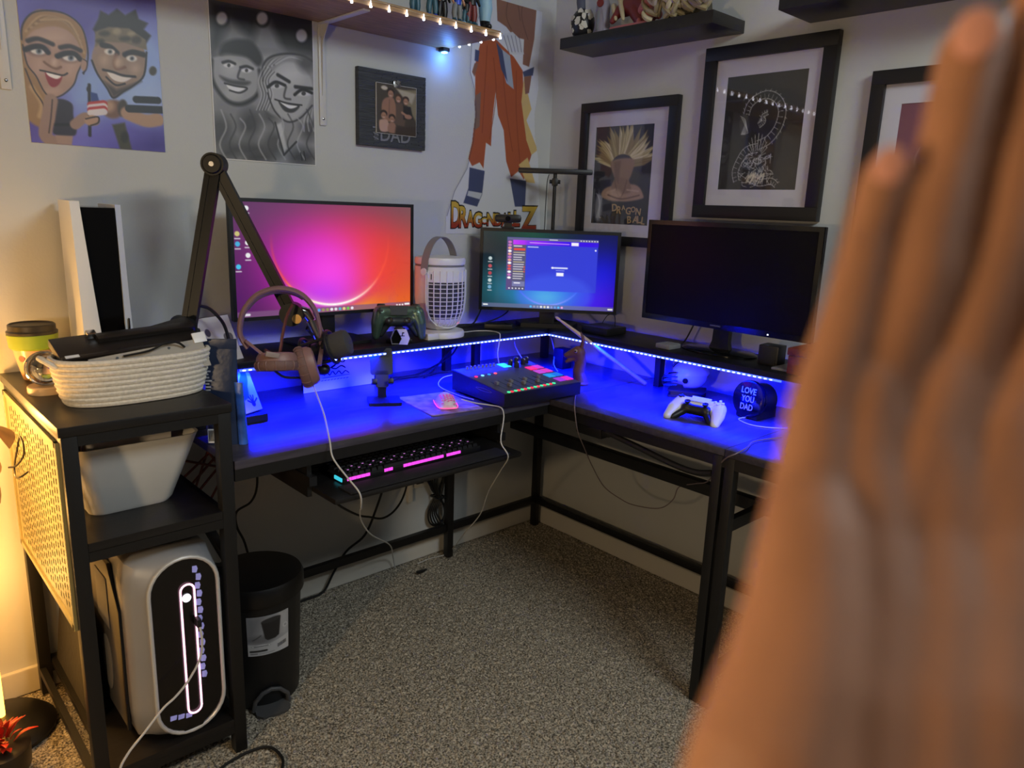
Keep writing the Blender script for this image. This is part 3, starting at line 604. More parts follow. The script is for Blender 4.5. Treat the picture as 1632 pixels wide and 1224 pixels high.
def ramp_mat():
    m = bpy.data.materials.new('yellow_red_letters'); m.use_nodes = True; nt = m.node_tree; b = nt.nodes['Principled BSDF']
    t = nt.nodes.new('ShaderNodeTexCoord'); s = nt.nodes.new('ShaderNodeSeparateXYZ'); r = nt.nodes.new('ShaderNodeValToRGB')
    r.color_ramp.elements[0].color = (*L3((150, 52, 30)), 1); r.color_ramp.elements[0].position = .15; r.color_ramp.elements[1].color = (*L3((196, 164, 62)), 1); r.color_ramp.elements[1].position = .85
    nt.links.new(t.outputs['Generated'], s.inputs[0]); nt.links.new(s.outputs['Z'], r.inputs[0]); nt.links.new(r.outputs[0], b.inputs['Base Color']); b.inputs['Roughness'].default_value = .45; return m
RM = ramp_mat(); INKM = mat('letter_outline', (26, 18, 18), .5)
lx = [(-.487, .040, 1.241, 1.333, 'D'), (-.452, .040, 1.243, 1.318, 'R'), (-.416, .034, 1.247, 1.302, 'A'), (-.384, .040, 1.243, 1.298, 'G'), (-.348, .036, 1.257, 1.280, 'O'), (-.318, .036, 1.252, 1.296, 'N'),
      (-.280, .032, 1.252, 1.296, 'B'), (-.246, .034, 1.250, 1.296, 'A'), (-.212, .030, 1.250, 1.300, 'L'), (-.182, .030, 1.250, 1.308, 'L'), (-.146, .088, 1.235, 1.326, 'Z')]
for x, wd, z0, z1, ch_ in lx:
    part('lettering', text(ch_, wd+.008, z1-z0+.009, .0004, .055).xf(frameM((x-.0035, -.0022, z0-.004), (1, 0, .02), (0, 0, 1))), INKM, DC, sm=False)
    part('lettering', text(ch_, wd, z1-z0, .0004, .03).xf(frameM((x, -.0028, z0), (1, 0, .02), (0, 0, 1))), RM, DC, sm=False)

# framed prints on the right wall (plain stand-in artwork in the prints' colours)
MATB = mat('mat_board', (198, 196, 206), .7); FRM = mat('frame_black', (18, 18, 21), .38)
GLS = bpy.data.materials.new('picture_glass'); GLS.use_nodes = True; _n = GLS.node_tree; _n.nodes.clear()
_o = _n.nodes.new('ShaderNodeOutputMaterial'); _m = _n.nodes.new('ShaderNodeMixShader'); _t = _n.nodes.new('ShaderNodeBsdfTransparent'); _g = _n.nodes.new('ShaderNodeBsdfGlossy')
_g.inputs['Roughness'].default_value = .03
_m.inputs[0].default_value = .05; _n.links.new(_t.outputs[0], _m.inputs[1]); _n.links.new(_g.outputs[0], _m.inputs[2]); _n.links.new(_m.outputs[0], _o.inputs[0])
def frame(name, label, y0, y1, z0, z1, fwid, my0, my1, mz0, mz1, py0, py1, pz0, pz1, cv):
    t = thing(name, label, 'picture frame', (0, (y0+y1)/2, z0))
    def R(nm, a0, a1, b0, b1, x0, x1, m, bev=0): return part(nm, MB().box((x0, a0, b0), (x1, a1, b1), None, bev), m, t, sm=bev > 0)
    R('frame_rail', y0, y1, z1-fwid, z1, -.026, -.001, FRM, .001); R('frame_rail', y0, y1, z0, z0+fwid, -.026, -.001, FRM, .001)
    R('frame_stile', y0, y0+fwid, z0+fwid, z1-fwid, -.026, -.001, FRM, .001); R('frame_stile', y1-fwid, y1, z0+fwid, z1-fwid, -.026, -.001, FRM, .001)
    mm = MB()
    for a0, a1, b0, b1 in ((y0+fwid, y1-fwid, pz1, z1-fwid), (y0+fwid, y1-fwid, z0+fwid, pz0), (y0+fwid, py0, pz0, pz1), (py1, y1-fwid, pz0, pz1)): mm.box((-.0125, a0, b0), (-.010, a1, b1))
    part('mat_board', mm, MATB, t, sm=False)
    cv.build('print', PAPG, t, (-.0102, py1, pz1), (0, -1, 0), (0, 0, -1), py1-py0, pz1-pz0)
    R('glass', y0+fwid, y1-fwid, z0+fwid, z1-fwid, -.0165, -.0150, GLS); return t
def flame_art():
    c = Cv(115, 150, (42, 44, 58)); rg = random.Random(3)
    c.ell(58, 40, 60, 50, (62, 60, 66), 30, .8)
    for k in range(34):
        a = -PI*.98+PI*.96*k/33; L = rg.uniform(44, 66); bx_, by_ = 57+22*math.cos(a), 58+16*math.sin(a); e = (57+L*1.05*math.cos(a+rg.uniform(-.1, .1)), 56+L*math.sin(a))
        n = (-math.sin(a)*5, math.cos(a)*5); col = rg.choice([(200, 188, 132), (172, 158, 104), (222, 212, 166), (146, 130, 84)])
        c.poly([(bx_+n[0], by_+n[1]), ((bx_+e[0])/2+n[0]*.9+3, (by_+e[1])/2+n[1]), e, (bx_-n[0], by_-n[1])], col, 1.5, .95, False)
        c.line([(bx_, by_), e], (112, 98, 60), 1, 1, .6)
    c.poly([(36, 52), (78, 50), (76, 74), (66, 88), (54, 88), (40, 72)], (150, 122, 96), 3, 1, True); c.poly([(30, 92), (84, 88), (102, 104), (96, 110), (60, 114), (20, 108)], (172, 142, 112), 3, 1, True)
    c.poly([(44, 80), (70, 80), (76, 100), (40, 100)], (140, 112, 88), 3, 1, True); c.poly([(40, 54), (54, 52), (52, 86), (44, 80)], (118, 92, 72), 4, .8); c.line([(44, 82), (50, 98), (56, 108)], (112, 86, 68), 2, 2); c.line([(68, 82), (64, 98), (58, 108)], (112, 86, 68), 2, 2); c.line([(30, 100), (46, 96)], (196, 168, 136), 2, 2); c.line([(70, 96), (92, 98)], (196, 168, 136), 2, 2); c.ell(44, 104, 16, 9, (194, 164, 132), 6, .8); c.line([(32, 104), (60, 110), (94, 104)], (104, 78, 62), 2, 2)
    c.ell(14, 124, 8, 22, (150, 154, 164), 5, .8)
    for k in range(6): c.line([(8+k*2.5, 102+k), (16, 116+4*k), (10+2*k, 140)], (196, 200, 208), 1, 1, .8)
    return c
F1 = frame('framed_print', 'black framed print of cream flame shapes lettered DRAGON BALL behind the small monitor', -.607, -.178, 1.199, 1.702, .034, 0, 0, 0, 0, -.509, -.245, 1.275, 1.617, flame_art())
LT = mat('tan_letters', (176, 148, 108), .6)
for i, (st, y, z, hh) in enumerate([('D', -.345, 1.320, .026), ('R', -.366, 1.314, .026), ('A', -.389, 1.325, .017), ('G', -.407, 1.312, .026), ('O', -.432, 1.318, .020), ('N', -.452, 1.311, .024), ('B', -.419, 1.279, .026), ('A', -.441, 1.283, .026), ('L', -.464, 1.281, .026), ('L', -.480, 1.279, .026)]):
    part('lettering', text(st, None, hh, .0004, .02).xf(frameM((-.0112, y, z), (0, -1, .1*(-1)**i), (0, .1*(-1)**i, 1))), LT, F1, sm=False)
def swirl_art():
    c = Cv(140, 178, (24, 25, 27)); Wt = (206, 208, 206)
    c.poly([(70, 0), (140, 0), (140, 178), (96, 178)], (30, 31, 33), 20, .8)
    big = [(40, 60), (44, 46), (56, 36), (74, 32), (92, 40), (102, 58), (98, 82), (84, 100), (66, 108)]
    def coil(pts, r0, r1, st):
        q = smooth([(x, y, 0) for x, y in pts], 8); n = len(q)
        for s_ in (-1, 1):
            c.line([(p.x+s_*(r0+(r1-r0)*i/n)*(-(q[min(i+1, n-1)]-q[max(i-1, 0)]).normalized().y), p.y+s_*(r0+(r1-r0)*i/n)*((q[min(i+1, n-1)]-q[max(i-1, 0)]).normalized().x)) for i, p in enumerate(q)], Wt, 1.0, .9, .9, False)
        for i in range(1, n-1, st):
            d = (q[i+1]-q[i-1]).normalized(); r = (r0+(r1-r0)*i/n)*.95; p = q[i]
            c.line([(p.x-r*-d.y*.3, p.y-r*d.x*.3), (p.x+r*-d.y, p.y+r*d.x)], Wt, .8, .8, .8, False)
            o = (p.x-(r+3.2)*-d.y+d.x*2, p.y-(r+3.2)*d.x+d.y*2); c.line([(p.x-r*-d.y, p.y-r*d.x), o], Wt, .8, .8, .8, False)
    coil(big, 5, 7, 3)
    coil([(66, 112), (48, 116), (38, 128), (30, 148), (34, 164)], 7, 5, 3)
    coil([(60, 160), (76, 166), (96, 164), (106, 170)], 6, 4, 3)
    coil([(64, 78), (72, 72), (70, 64), (78, 60)], 4, 2, 2)
    rg = random.Random(9)
    for k in range(16):
        a = 2*PI*k/16; x, y = 66+8*math.cos(a), 122+6*math.sin(a); c.line([(x, y), (66+17*math.cos(a), 112+22*math.sin(a))], Wt, 1, .8, .85, False)
    for k in range(64):
        x, y = rg.uniform(44, 94), rg.uniform(122, 166); c.line([(x, y), (x+rg.uniform(-7, 7), y+rg.uniform(-7, 7)), (x+rg.uniform(-9, 9), y+rg.uniform(2, 10))], Wt, .9, .8, .8)
    for k in range(10): c.line([(50+k*3, 160+3*math.sin(k*2)), (55+k*3+3*math.sin(k), 152+2*math.cos(k*3)), (52+k*3.2, 166+2*math.sin(k*4))], (222, 214, 190), 1.8, 1.2, .85)
    c.poly([(34, 58), (44, 62), (48, 78), (42, 92), (36, 96), (32, 84), (28, 72)], (60, 62, 62), 2, .9); 
    for k in range(7): c.line([(30+k*2, 62+k*3), (40+k, 70+k*3), (34+k, 90)], Wt, .9, .8, .8)
    return c
frame('framed_print', 'large black framed print of white swirling line art on black above blank monitor', -1.124, -.698, 1.310, 1.829, .040, 0, 0, 0, 0, -1.042, -.778, 1.400, 1.738, swirl_art())
def rose_art():
    c = Cv(110, 140, (104, 52, 74)); W2 = (196, 186, 178); rg = random.Random(4)
    c.ell(30, 30, 40, 40, (122, 66, 88), 30, .7)
    for k in range(9): a = k*.7; c.line([(46+i*1.1*math.cos(a+i*.09), 70+i*1.1*math.sin(a+i*.09)) for i in range(5, 30, 4)], W2, 1.4, 1, .85)
    for k in range(14): c.ell(56+rg.uniform(-22, 26), 84+rg.uniform(-18, 26), rg.uniform(4, 9), rg.uniform(3, 7), W2, 2, .5)
    c.line([(60, 0), (52, 14), (60, 30), (74, 34)], W2, 1.2, 1, .6); return c
frame('framed_print', 'black framed print with crimson artwork half hidden behind the raised fingers', -1.66, -1.230, 1.19, 1.709, .036, 0, 0, 0, 0, -1.575, -1.311, 1.28, 1.622, rose_art())

# ---------------------------------------------------------------- screens
SCR = printmat('lit_screen', .25, emit=1.0)
def bloom(w_, h_, a):
    c = Cv(w_, h_, (0, 0, 0)); X, Y = np.meshgrid(np.linspace(0, 1, w_), np.linspace(0, 1, h_)); asp = w_/h_
    def g(cx, cy, rx, ry, col, op=1, p=2):
        al = op*np.exp(-(((X-cx)/rx)**2+((Y-cy)/ry)**2)**(p/2)); c.a[:] = c.a*(1-al[..., None])+np.array(col)/255*al[..., None]
    if a:
        c.a[:] = (np.array((72, 40, 84))*(1-X[..., None])+np.array((104, 82, 88))*X[..., None])/255
        g(.1, .1, .5, .5, (104, 62, 104), .6); g(.05, .8, .35, .4, (74, 22, 92), .9); g(1, 1, .5, .55, (236, 108, 30), .95); g(1, .55, .25, .3, (196, 86, 62), .7)
        g(.62, .42, .36, .38, (214, 42, 84), .9); g(.72, .60, .26, .36, (240, 66, 30), .95); g(.38, .55, .24, .34, (206, 22, 206), .9); g(.5, .66, .20, .36, (246, 66, 226), .95); g(.44, .85, .16, .15, (190, 60, 250), .7)
        cx, cy, rx, ry = .52, .33, .335, .605
    else:
        c.a[:] = (np.array((24, 44, 52))*(1-X[..., None])+np.array((16, 20, 60))*X[..., None])/255
        g(.35, .02, .25, .2, (28, 82, 62), .8); g(.05, .3, .2, .3, (22, 30, 38), .7); g(.2, .75, .25, .3, (36, 110, 112), .8); g(.9, .55, .22, .4, (20, 20, 210), .95); g(.8, .9, .3, .3, (76, 8, 236), .95); g(.5, .75, .28, .3, (20, 130, 245), .95); g(.48, .85, .16, .16, (90, 240, 220), 1)
        cx, cy, rx, ry = .50, .42, .285, .53
    r = np.hypot((X-cx)/rx, (Y-cy)/ry); low = np.clip((Y-cy+.08)/(ry+.05), 0, 1)
    al = np.exp(-((r-1)/.022)**2)*low+.55*np.exp(-(np.maximum(0, 1-r)/.10)**2)*(r < 1)*np.clip(low-.35, 0, 1)
    hot = np.clip((Y-cy-.35)/.25, 0, 1)[..., None]
    col = (np.array((246, 90, 60))*(1-hot)+np.array((255, 232, 240))*hot)/255 if a else (np.array((60, 120, 255))*(1-hot)+np.array((225, 240, 255))*hot)/255
    c.a[:] = c.a*(1-al[..., None])+col*al[..., None]
    if a: 
        out = np.clip((r-1)*6, 0, 1)*np.clip((Y-.8)*5, 0, 1)*np.exp(-((X-.62)/.2)**2); c.a[:] = c.a*(1-out[..., None]*.8)+np.array((255, 190, 30))/255*out[..., None]*.8
    return c
def icons(c, lst, s):
    for x, y, col in lst:
        c.ell(x, y, s, s, col, 1.2); c.line([(x-s, y+s*1.9), (x+s, y+s*1.9)], (215, 215, 220), s*.5, 1, .8, False)
c1 = bloom(330, 185, True)
icons(c1, [(22, 10, (230, 230, 235)), (22, 28, (236, 236, 240)), (6, 50, (200, 190, 120)), (6, 66, (70, 170, 215)), (22, 64, (230, 230, 230)), (22, 84, (230, 230, 230)), (6, 102, (70, 190, 230))], 4)
c1.poly([(0, 175), (330, 175), (330, 185), (0, 185)], (122, 84, 124), 1, .75); c1.line([(6, 180), (20, 180)], (230, 230, 235), 4, 1, .9, False)
for k, col in enumerate([(90, 160, 230), (150, 150, 90), (150, 150, 90), (235, 235, 235), (225, 225, 230), (100, 180, 200), (230, 210, 130), (110, 200, 80), (240, 230, 240)]): c1.ell(142+k*8, 180, 2.8, 2.6, col, 1)
for x in (300, 306, 312): c1.ell(x, 180, 2, 1.6, (240, 236, 236), 1)
c1.line([(318, 179), (326, 179)], (240, 236, 236), 3.5, 1, 1, False)
c2 = bloom(290, 170, False)
icons(c2, [(16, 60, (190, 205, 205)), (16, 77, (190, 80, 90)), (16, 93, (180, 70, 80)), (16, 109, (200, 215, 215)), (16, 124, (120, 170, 205))], 4)
c2.map([(62, 16), (262, 16), (62, 140), (262, 140)], [(52, 12), (248, 12), (52, 129), (248, 129)])
c2.poly([(62, 16), (262, 16), (262, 140), (62, 140)], (52, 62, 214), 1, .96)
c2.ell(170, 150, 85, 50, (70, 96, 240), 16, .5); c2.poly([(40, 140.5), (290, 140.5), (290, 149), (40, 149)], (0, 0, 0), 1, 0)
c2.poly([(62, 16), (262, 16), (262, 22), (62, 22)], (98, 96, 140), 1); c2.poly([(62, 22), (104, 22), (104, 140), (62, 140)], (86, 84, 116), 1); c2.poly([(62, 22), (74, 22), (74, 140), (62, 140)], (92, 76, 130), 1)
for k in range(188): c2.poly([(75+k, 22), (76+k, 22), (76+k, 32.5), (75+k, 32.5)], (196-140*min(1, k/120), 56-44*min(1, k/120), 246-20*k/188), .5)
c2.line([(112, 27), (198, 28)], (220, 160, 250), 1.8, 1, .9, False); c2.poly([(203, 23.5), (219, 23.5), (219, 31), (203, 31)], (244, 238, 250), 1)
c2.line([(155, 19), (172, 19)], (224, 224, 236), 1.8, 1, .9, False)
for k in range(7): c2.ell(224+k*6, 19, 1.4, 1.4, (226, 226, 240), 1)
c2.poly([(77, 41), (102, 41), (102, 46), (77, 46)], (226, 74, 62), 1); c2.line([(77, 36), (94, 36)], (236, 236, 240), 2, 1, 1, False); c2.line([(108, 37), (130, 37)], (220, 224, 250), 2, 1, .9, False)
rg = random.Random(2)
for k in range(12):
    y = 51+k*5.6; c2.line([(77, y), (82+rg.uniform(12, 19), y)], (226, 222, 228) if k % 4 else (214, 200, 150), 2, 1.2, .9, False)
    if k in (6, 7, 8): c2.ell(101, y, 1.6, 1.6, (220, 80, 80), 1)
for k in range(13): c2.ell(68, 27+k*7, 4, 2.8, rg.choice([(226, 90, 90), (240, 240, 240), (250, 250, 250), (200, 120, 190), (236, 170, 150)]), 1.5)
c2.poly([(75, 119), (103, 119), (103, 131), (75, 131)], (120, 122, 170), 1); c2.line([(80, 123), (92, 123)], (244, 244, 250), 2.4, 1, 1, False)
for k in range(5): c2.ell(69+k*7.5, 136, 1.8, 1.6, (236, 236, 246), 1)
c2.line([(168, 84), (196, 84)], (226, 230, 255), 3.4, 1.4, .95, False); c2.ell(164, 84, 3, 2.4, (240, 240, 255), 1); c2.line([(172, 90), (190, 90)], (170, 180, 255), 1.4, 1, .8, False); c2.poly([(173, 95), (189, 95), (189, 103), (173, 103)], (244, 244, 255), 1.4); c2.ell(257, 40, 2, 2, (236, 236, 255), 1)
c2.H = None
c2.poly([(0, 160), (290, 160), (290, 170), (0, 170)], (110, 112, 150), 1, .72); c2.line([(4, 164), (12, 164)], (230, 236, 236), 3, 1, 1, False)
for k, col in enumerate([(90, 190, 250), (150, 160, 190), (150, 160, 190), (236, 236, 240), (230, 220, 190), (240, 240, 245), (150, 160, 220), (110, 160, 235), (90, 190, 250), (240, 170, 230)]): c2.ell(108+k*7.6, 165, 2.6, 2.4, col, 1)
c2.line([(278, 165), (286, 165)], (240, 240, 220), 3.4, 1, 1, False)
def monitor(name, label, W, H, o, rz, cv, bez, base, strength_mat=None, chin=0):
    t = thing(name, label, 'monitor', o, rz); X = t          # o = bottom centre of the panel on its front plane
    part('housing', MB().box((-W/2, .004, 0), (W/2, .022, H), None, .003).box((-W*.32, .02, H*.12), (W*.32, .042, H*.72), None, .008), PLAS, t, True)
    b = bez
    bz = MB().box((-W/2, 0, H-b), (W/2, .006, H)).box((-W/2, 0, 0), (W/2, .006, b+chin)).box((-W/2, 0, b+chin), (-W/2+b, .006, H-b)).box((W/2-b, 0, b+chin), (W/2, .006, H-b))
    part('bezel', bz, PLAS if cv else GLOSS, t, True, sm=False)
    sx, sz = W-2*b, H-2*b-chin
    if cv:
        s_ = part('screen', MB().box((-sx/2, .0030, b+chin), (sx/2, .0038, H-b)), GLOSS, t, True, sm=False)
        Xw = XF[t.name]; R = Xw.to_3x3(); cv.build('lit_picture', SCR, t, Xw @ Vector((-sx/2, .0028, H-b)), R @ Vector((1, 0, 0)), (0, 0, -1), sx, sz)
    else: part('screen', MB().box((-sx/2, .0020, b+chin), (sx/2, .0038, H-b)), mat('dark_screen', (14, 13, 15), .3, spec=.12), t, True, sm=False, label='blank dark screen')
    return t
# large monitor on the left shelf
m1 = monitor('monitor', 'large lit monitor with pink and orange wallpaper behind the microphone arm', .597, .334, (-1.0535, -.150, .983), 0, c1, .010, None)
part('stand_neck', MB().box((-.022, .018, -.078), (.022, .034, .12), None, .003), PLAS, m1, True)
part('stand_base', MB().prism(rrect(-.12, -.075, .12, .085, .03), .008, Matrix.Translation((0, .02, -.0845))), PLAS, m1, True)
# small monitor across the corner
m2 = monitor('monitor', 'small lit monitor with a blue chat window, across the desk corner', .502, .294, (-.2395, -.2605, .9535), -PI/4, c2, .0115, None)
part('stand_neck', MB().box((-.028, .014, -.05), (.028, .045, .12), None, .004), PLAS, m2, True)
part('stand_base', MB().prism([(-.095, -.035), (.095, -.035), (.115, .032), (-.115, .032)], .014, Matrix.Translation((0, .02, -.0555))), PLAS, m2, True)
# blank monitor on the right shelf: slim frame, rounded glossy foot
m3 = monitor('monitor', 'blank black monitor on a glossy oval foot on the right shelf', .596, .325, (-.135, -.907, .972), -PI/2, None, .014, None, chin=.004)
part('stand_neck', MB().loft([[(x*s-.0+dx, y+dy, z) for x, y in ((-.03, .012), (.03, .012), (.03, .032), (-.03, .032))] for z, s, dx, dy in ((-.068, 1.25, .0, .0), (-.04, .95, 0, .004), (.03, .9, 0, .008), (.10, .9, 0, .01))]), GLOSS, m3, True)
part('stand_base', MB().lathe([(.05, 0), (.05, .004), (.047, .008), (.010, .012)], (0, .015, -.0735), 32, None, 2.55, 1.55), GLOSS, m3, True)
part('brand_mark', text('SAMSUNG', .036, .005).xf(frameM((-.03, -.0004, .0075), (1, 0, 0), (0, 0, 1))), GREY, m3, True, sm=False)
part('power_light', MB().box((.165, -.0008, .006), (.169, .001, .009)), mat('white_led', (230, 235, 255), .4, emit=6), m3, True)

# ---------------------------------------------------------------- on the raised shelf
H0 = .8985
# webcam on the small monitor
t = thing('webcam', 'black webcam clipped on top of the small corner monitor', 'webcam', (-.348, -.152, 1.2478), -PI/4)
part('body', MB().box((-.047, -.020, .020), (.047, .008, .048), None, .011), PLAS, t, True)
part('lens', MB().cyl((0, -.0225, .034), (0, -.018, .034), .009), GLOSS, t, True)
part('mount', MB().box((-.022, -.012, 0), (.022, .026, .006), None, .002).box((-.014, -.006, .004), (.014, .006, .024)), PLAS, t, True)
# desk light: horizontal bar on a thin pole
t = thing('light_bar_lamp', 'unlit black bar lamp on a thin pole behind the corner monitor', 'lamp', (-.134, -.166, H0), -PI/4)
part('base', MB().lathe([(.036, 0), (.036, .008), (.02, .014), (.008, .016)], (0, 0, 0), 24), BLKM, t, True)
part('pole', MB().cyl((0, 0, .012), (0, 0, .535), .0075, .0065, 12), BLKM, t, True)
part('joint', MB().box((-.011, -.012, .505), (.011, .012, .533), None, .004).cyl((-.02, 0, .520), (.02, 0, .520), .007), PLAS, t, True)
part('bar', MB().box((-.136, -.018, .548), (.136, .018, .566), None, .005).cyl((0, 0, .53), (0, 0, .55), .007), PLAS, t, True)
solo('lamp_cord', MB().wire([(-.150, -.150, 1.444), (-.155, -.146, 1.40), (-.157, -.146, 1.20), (-.155, -.148, 1.0), (-.15, -.15, .902)], .0018), RUBB, 'thin black cord hanging from the bar lamp', 'cord')
# white tabletop air cooler
FX, FY = -.685, -.20
t = thing('air_cooler', 'white portable tabletop fan with grille and grey strap handle', 'fan', (FX, FY, H0))
bdy = MB().lathe([(.035, .021), (.046, .026), (.066, .05), (.078, .085), (.082, .13), (.082, .228)], (0, 0, 0), 40)
part('body', bdy, WHP, t, True)
part('base', MB().lathe([(.083, 0), (.084, .012), (.080, .019), (.04, .0225)], (0, 0, 0), 40).box((-.098, -.072, 0), (-.055, -.02, .021), None, .003), WHP, t, True)
part('seam', MB().lathe([(.0795, .228), (.0795, .235)], (0, 0, 0), 40), GREY, t, True)
part('lid', MB().lathe([(.082, .235), (.083, .248), (.080, .256), (.06, .259), (.002, .2595)], (0, 0, 0), 40), WHP, t, True)
part('handle', MB().loft([[(x*1., y, z) for (x, z) in [(.088*math.cos(a), .213+.108*math.sin(a))] for (x, z), y in (((x, z), -.013), ((x, z), .013), ((x*.965, z-.002), .013), ((x*.965, z-.002), -.013))] for a in [PI*k/24 for k in range(25)]]).xf(Matrix.Rotation(math.radians(18), 4, 'Z')), mat('strap_grey', (128, 126, 128), .6), t, True)
pv = MB()
for s in (-1, 1): pv.cyl((s*.080, 0, .213), (s*.092, 0, .213), .011)
part('pivot', pv.xf(Matrix.Rotation(math.radians(18), 4, 'Z')), WHP, t, True)
def arc(r, a0, a1, z, n=14): return [(r*math.cos(math.radians(a0+(a1-a0)*k/n)), r*math.sin(math.radians(a0+(a1-a0)*k/n)), z) for k in range(n+1)]
def prof(z): return float(np.interp(z, [.03, .05, .085, .13, .228], [.053, .066, .078, .082, .082]))
A0, A1 = -158, -22
gb = MB().loft([arc(prof(z)+.0006, A0+6, A1-6, z)+list(reversed(arc(prof(z)-.004, A0+6, A1-6, z))) for z in (.062, .085, .11, .13, .18)])
part('grille_recess', gb, mat('grille_dark', (52, 52, 66), .6), t, True)
ub = MB().loft([arc(prof(z)+.0022, A0+4, A1-4, z)+list(reversed(arc(prof(z)-.004, A0+4, A1-4, z))) for z in (.181, .214)])
part('upper_band', ub, WHP, t, True)
part('slot', MB().box((-.001, -.0015, -.009), (.001, .0015, .009), frameM((prof(.2)*math.cos(math.radians(-148)), .0845*math.sin(math.radians(-148))-.002, .198), (.53, .85, 0), (-.85, .53, 0))), GLOSS, t, True)
for k in range(10):
    a = A0+4+(A1-A0-8)*k/9; ca, sa = math.cos(math.radians(a)), math.sin(math.radians(a))
    part('rib', MB().ring([((prof(z)+.003)*ca, (prof(z)+.003)*sa, z) for z in (.056, .07, .085, .11, .13, .18, .217)], .0021, 6), WHP, t, True)
for k in range(9):
    z = .066+k*.0135; part('ring', MB().ring(arc(prof(z)+.002, A0+4, A1-4, z), .0015, 5), WHP, t, True)
part('front_frame', MB().ring([((prof(z)+.003)*math.cos(math.radians(a)), (prof(z)+.003)*math.sin(math.radians(a)), z) for a, z in [(A0, .219), (A0, .18), (A0, .13), (A0+1, .09), (A0+8, .06), (A0+22, .042), (A0+45, .034), (-90, .031), (A1-45, .034), (A1-22, .042), (A1-8, .06), (A1-1, .09), (A1, .13), (A1, .18), (A1, .219)]], .0028, 6), WHP, t, True)
vt = MB()
for k in range(9):
    a = -130+10*k; r_ = prof(.046)+.0012; vt.bar((r_*math.cos(math.radians(a)), r_*math.sin(math.radians(a)), .040), ((r_+.006)*math.cos(math.radians(a+3)), (r_+.006)*math.sin(math.radians(a+3)), .053), .003, .002)
part('lower_vent', vt, WHP, t, True)
PINKL = mat('pink_glow', (255, 70, 110), .4, emit=1.6)
part('indicator', MB().box((-.003, -.0008, -.005), (.003, .0008, .005), frameM((.040, -.048, .044), (.8, .6, 0), (0, .3, 1))), PINKL, t, True, label='small red indicator light')

# game controllers
def controller(name, label, cat, body, accent, loc, R, group=None):
    t = thing(name, label, cat, loc); M = R.to_4x4()
    mb = MB().cap((-.048, .018, 0), .021, (.048, .018, 0), .021)
    for s in (-1, 1):
        mb.cap((s*.056, .016, 0), .0235, (s*.066, -.018, -.004), .020); mb.cap((s*.066, -.018, -.004), .020, (s*.071, -.056, -.013), .0125)
        mb.cap((s*.020, -.008, -.003), .016, (s*.05, .0, -.002), .018)
    sh = fuse(mb, .0028, 5); sh.v = [(x, y, z*.92) for x, y, z in sh.v]
    part('shell', sh.xf(M), body, t, True)
    mb = MB().cap((-.022, -.012, .0), .0155, (.022, -.012, .0), .0155)
    for s in (-1, 1): mb.cap((s*.026, -.012, .002), .0165, (s*.03, -.012, .002), .0165).cap((s*.033, -.018, -.004), .011, (s*.056, -.05, -.0145), .0095)
    ac = fuse(mb, .0028, 4); part('lower_trim', ac.xf(M), accent, t, True)
    part('touchpad', MB().prism([(-.029, .034), (.029, .034), (.024, .005), (-.024, .005)], .004, Matrix.Translation((0, 0, .0155))).xf(M), accent if body is not WHP else body, t, True)
    for s in (-1, 1):
        st = part('thumb_stick', MB().lathe([(.006, .010), (.005, .020), (.0085, .022), (.0085, .026), (.006, .0245), (.001, .024)], (s*.027, -.012, 0), 16).xf(M), PLAS, t, True)
        part('trigger', MB().box((s*.054-.013, .030, -.012), (s*.054+.013, .044, .004), None, .005).xf(M), PLAS, t, True)
    part('direction_pad', MB().box((-.057-.009, .018-.003, .017), (-.057+.009, .018+.003, .023), None, .001).box((-.057-.003, .018-.009, .017), (-.057+.003, .018+.009, .023), None, .001).xf(M), PLAS, t, True)
    for dx, dy in ((0, .011), (0, -.011), (.011, 0), (-.011, 0)):
        part('button', MB().cyl((.057+dx, .018+dy, .016), (.057+dx, .018+dy, .0225), .0042, None, 10).xf(M), body, t, True)
    return t
GRN = mat('green_grey_metallic', (88, 112, 98), .3, .55); DKC = mat('controller_dark', (42, 48, 54), .45)
nrm = Vector((-.50, -.80, .30)).normalized(); xx = Vector((0, 0, 1)).cross(nrm).normalized(); yy = nrm.cross(xx)
c_ = controller('game_controller', 'dark green-grey game controller standing on a charging dock', 'game controller', GRN, DKC, (-.862, -.225, H0+.073), Matrix((xx, yy, nrm)).transposed())
t = thing('charging_dock', 'white and black hexagonal charging dock under the green controller', 'charging dock', (-.885, -.262, H0), math.atan2(xx.y, xx.x))
hexp = [(-.026, .004), (-.012, -.001), (.012, -.001), (.026, .004), (.03, .024), (.014, .046), (-.014, .046), (-.03, .024)]
Mh = frameM((-.012, -.022, 0), (1, 0, 0), (0, 0, 1))
part('front_block', MB().loft([[(x*1, y, z) for x, z in ((-.022, .001), (.018, .001), (.026, .02), (.017, .046), (-.016, .046), (-.026, .02))] for y in (-.024, .006)]), GLOSS, t, True)
part('white_face', MB().prism([(-.004, .002), (.022, .001), (.0285, .021), (.018, .050), (-.010, .050), (.004, .02)], .004, frameM((.002, -.024, 0), (1, 0, 0), (0, -.18, 1))), WHP, t, True)
part('trim', MB().ring([(-.023, -.0245, .002), (.004, -.0255, .002), (.008, -.0265, .021), (-.008, -.029, .047), (-.016, -.027, .046), (-.027, -.0255, .02)], .0022, 6, True, True), GREY, t, True)
part('emblem', MB().box((-.0012, 0, -.006), (.0012, .0006, .006), Matrix.Translation((.008, -.0352, .034))).box((-.007, 0, -.006), (.007, .0006, -.0042), Matrix.Translation((.008, -.0352, .034))).prism([(.0, .001), (.0055, .003), (.0055, .0056), (.0, .006)], .0006, frameM((.008, -.0352, .034), (1, 0, 0), (0, 0, 1))), PLAS, t, True)
